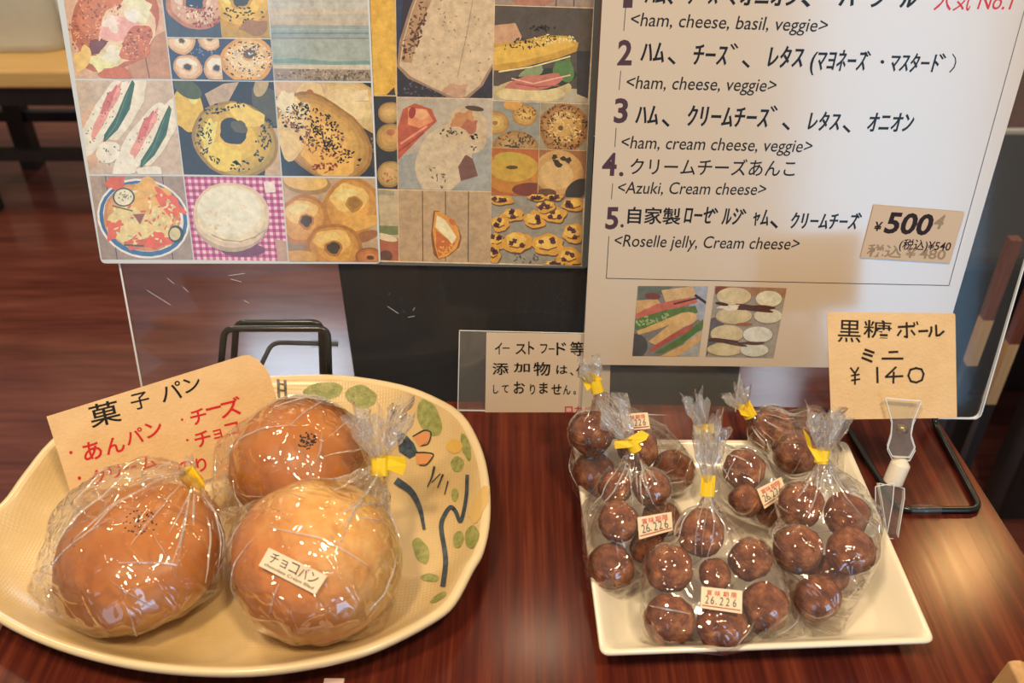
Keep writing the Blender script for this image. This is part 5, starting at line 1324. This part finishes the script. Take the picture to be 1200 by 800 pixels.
# ------------------------------------------------------------------ price card and its clip
KP = Plane(at_y(1050, 470, 0.500), Vector((-.08, -math.cos(math.radians(20)), math.sin(math.radians(20)))))
b = MB(); slab(b, KP, round_quad([(969, 366), (1119.5, 367), (1121.5, 489.5), (974, 491.5)], 3), 0, .0006, M_CARD)
card = thing('price_card', 'tan handwritten price card 140 held up by the clear clip over the tray', 'price card', KP.map(1047, 491)); b.build('card', card)
n = Print(KP.map, .0002); HB = pen('#2a1d0e')
for c_, x0, y0, x1, y1 in (('黒', 982, 375, 1009, 401), ('糖', 1012, 375, 1045, 396)): n.char(c_, x0, y0, x1, y1, HB, 2, .004)
for w_, st_ in ((2.6, [(1053, 383), (1071, 382)]), (2.4, [(1062.5, 378), (1063, 395), (1060, 394)]), (2.2, [(1056, 387), (1052, 393)]), (2.2, [(1068, 387), (1072, 392)]), (1.8, [(1071, 378), (1072, 381)]), (1.8, [(1074.5, 377), (1075.5, 380)]),
                (2.6, [(1077, 388), (1087, 387.5)]), (2.4, [(1091.5, 383), (1091.5, 388), (1089, 394)]), (2.4, [(1097, 381), (1097.5, 393), (1101, 392.5), (1106, 388)]),
                (2.6, [(1014, 409.5), (1024, 413)]), (2.6, [(1012, 414), (1022, 417)]), (2.6, [(1010.5, 419), (1021.5, 423.5)]), (2.4, [(1042, 412.5), (1052, 412)]), (2.4, [(1034, 420), (1058, 420)]),
                (2.0, [(997, 431), (1002, 437.5), (1006, 430.5)]), (2.0, [(1002, 437), (1002, 450)]), (1.8, [(998, 440), (1007, 438.5)]), (1.8, [(998, 445.5), (1007.5, 444)]),
                (2.4, [(1028, 430.5), (1028.5, 448)]), (2.2, [(1050, 430), (1038, 441.5), (1058, 440.5)]), (2.2, [(1047.5, 436), (1047, 448.5)]),
                (2.2, [(1074, 431), (1067, 433), (1064.5, 440), (1067.5, 446.5), (1074, 448), (1080.5, 445), (1082.5, 438), (1080, 432.5), (1073, 431)])):
    n.line(st_, w_, HB)
n.mb.build('handwriting', card)

clip = thing('card_clip', 'clear plastic clip with white joint gripping the tray rim and the price card', 'clip', at_z(1042, 628, .016))
def clip_half(pts, off, th):
    b = MB(); edge_glint(b, KP, pts + pts[:1], off + .0002, .45); slab(b, KP, pts, off, th, M_CLIP, M_CLIPEDGE); return b
top_outline = [(1038, 466.5), (1080, 470), (1070, 494), (1067.5, 508), (1072.5, 524), (1066, 536), (1046, 535), (1040, 523), (1044.5, 508), (1045.5, 494)]
clip_half(top_outline, .0060, .0022).build('front_jaw', clip, bevel=.0006); clip_half([(x, y + 4) for x, y in top_outline], -.0014, .0022).build('back_jaw', clip, bevel=.0006)
b = MB(); b.tube([KP.map(1051.5, 502, .0025), KP.map(1063, 502.5, .0025)], .0032, plain('spring_steel', (.35, .27, .14), .3, .5, .8), 14); b.build('spring', clip)
b = MB(); jp = [KP.map(1058, 536, .002), KP.map(1055.5, 543, .002), KP.map(1049, 558, .002), KP.map(1046, 566, .002)]
b.tube(jp, lambda t: .0025 if t < .2 else .0068, M_JOINT, 16); tag(b.build('ball_joint', clip, bevel=.001), 'white ball joint')
rm = at_z(1040, 615, .024)
for (o_, pts) in ((0, [(1030, 566), (1060, 572), (1060, 584), (1052, 632), (1040, 630), (1036, 600)]), (1, [(1026, 570), (1048, 566), (1046, 590), (1038, 634), (1026, 628)])):
    pl = Plane(at_y(1042, 600, .462 - .008 * o_), Vector((.25 - .5 * o_, -.8, .55))); b = MB(); slab(b, pl, pts, 0, .0028, M_CLIP, M_CLIPEDGE); edge_glint(b, pl, pts + pts[:1], .0002, .45); b.build('lower_jaw', clip, bevel=.0006)

# ------------------------------------------------------------------ things cut off by the lower frame edge
wb = thing('wooden_block', 'pale wooden holder with a notched top, cut off at the lower right corner', 'wooden holder', at_z(1195, 815, 0))
p0 = at_z(1168, 796, .012); cx, cy = p0.x, p0.y
pro = [(0, 0), (.05, 0), (.05, .03), (.030, .030), (.028, .0275), (.018, .0275), (.0155, .0265), (.0145, .0285), (.011, .0305), (.0075, .0305), (.0045, .0295)]
b = MB(); b.prism([(cx - .003 + x, cy - .035, z) for x, z in pro], [(cx - .003 + x, cy, z) for x, z in pro], M_PALEWOOD); b.build('block', wb, bevel=.0012)
q = at_z(392, 799, 0); b = MB(); b.box((q.x, q.y - .03, .0012), (.012, .062, .0024), plain('pink_paper', (.75, .55, .48), .6))
tag(b.build('paper_slip'), 'pinkish paper slip whose tip just enters the bottom edge below the platter', 'paper')
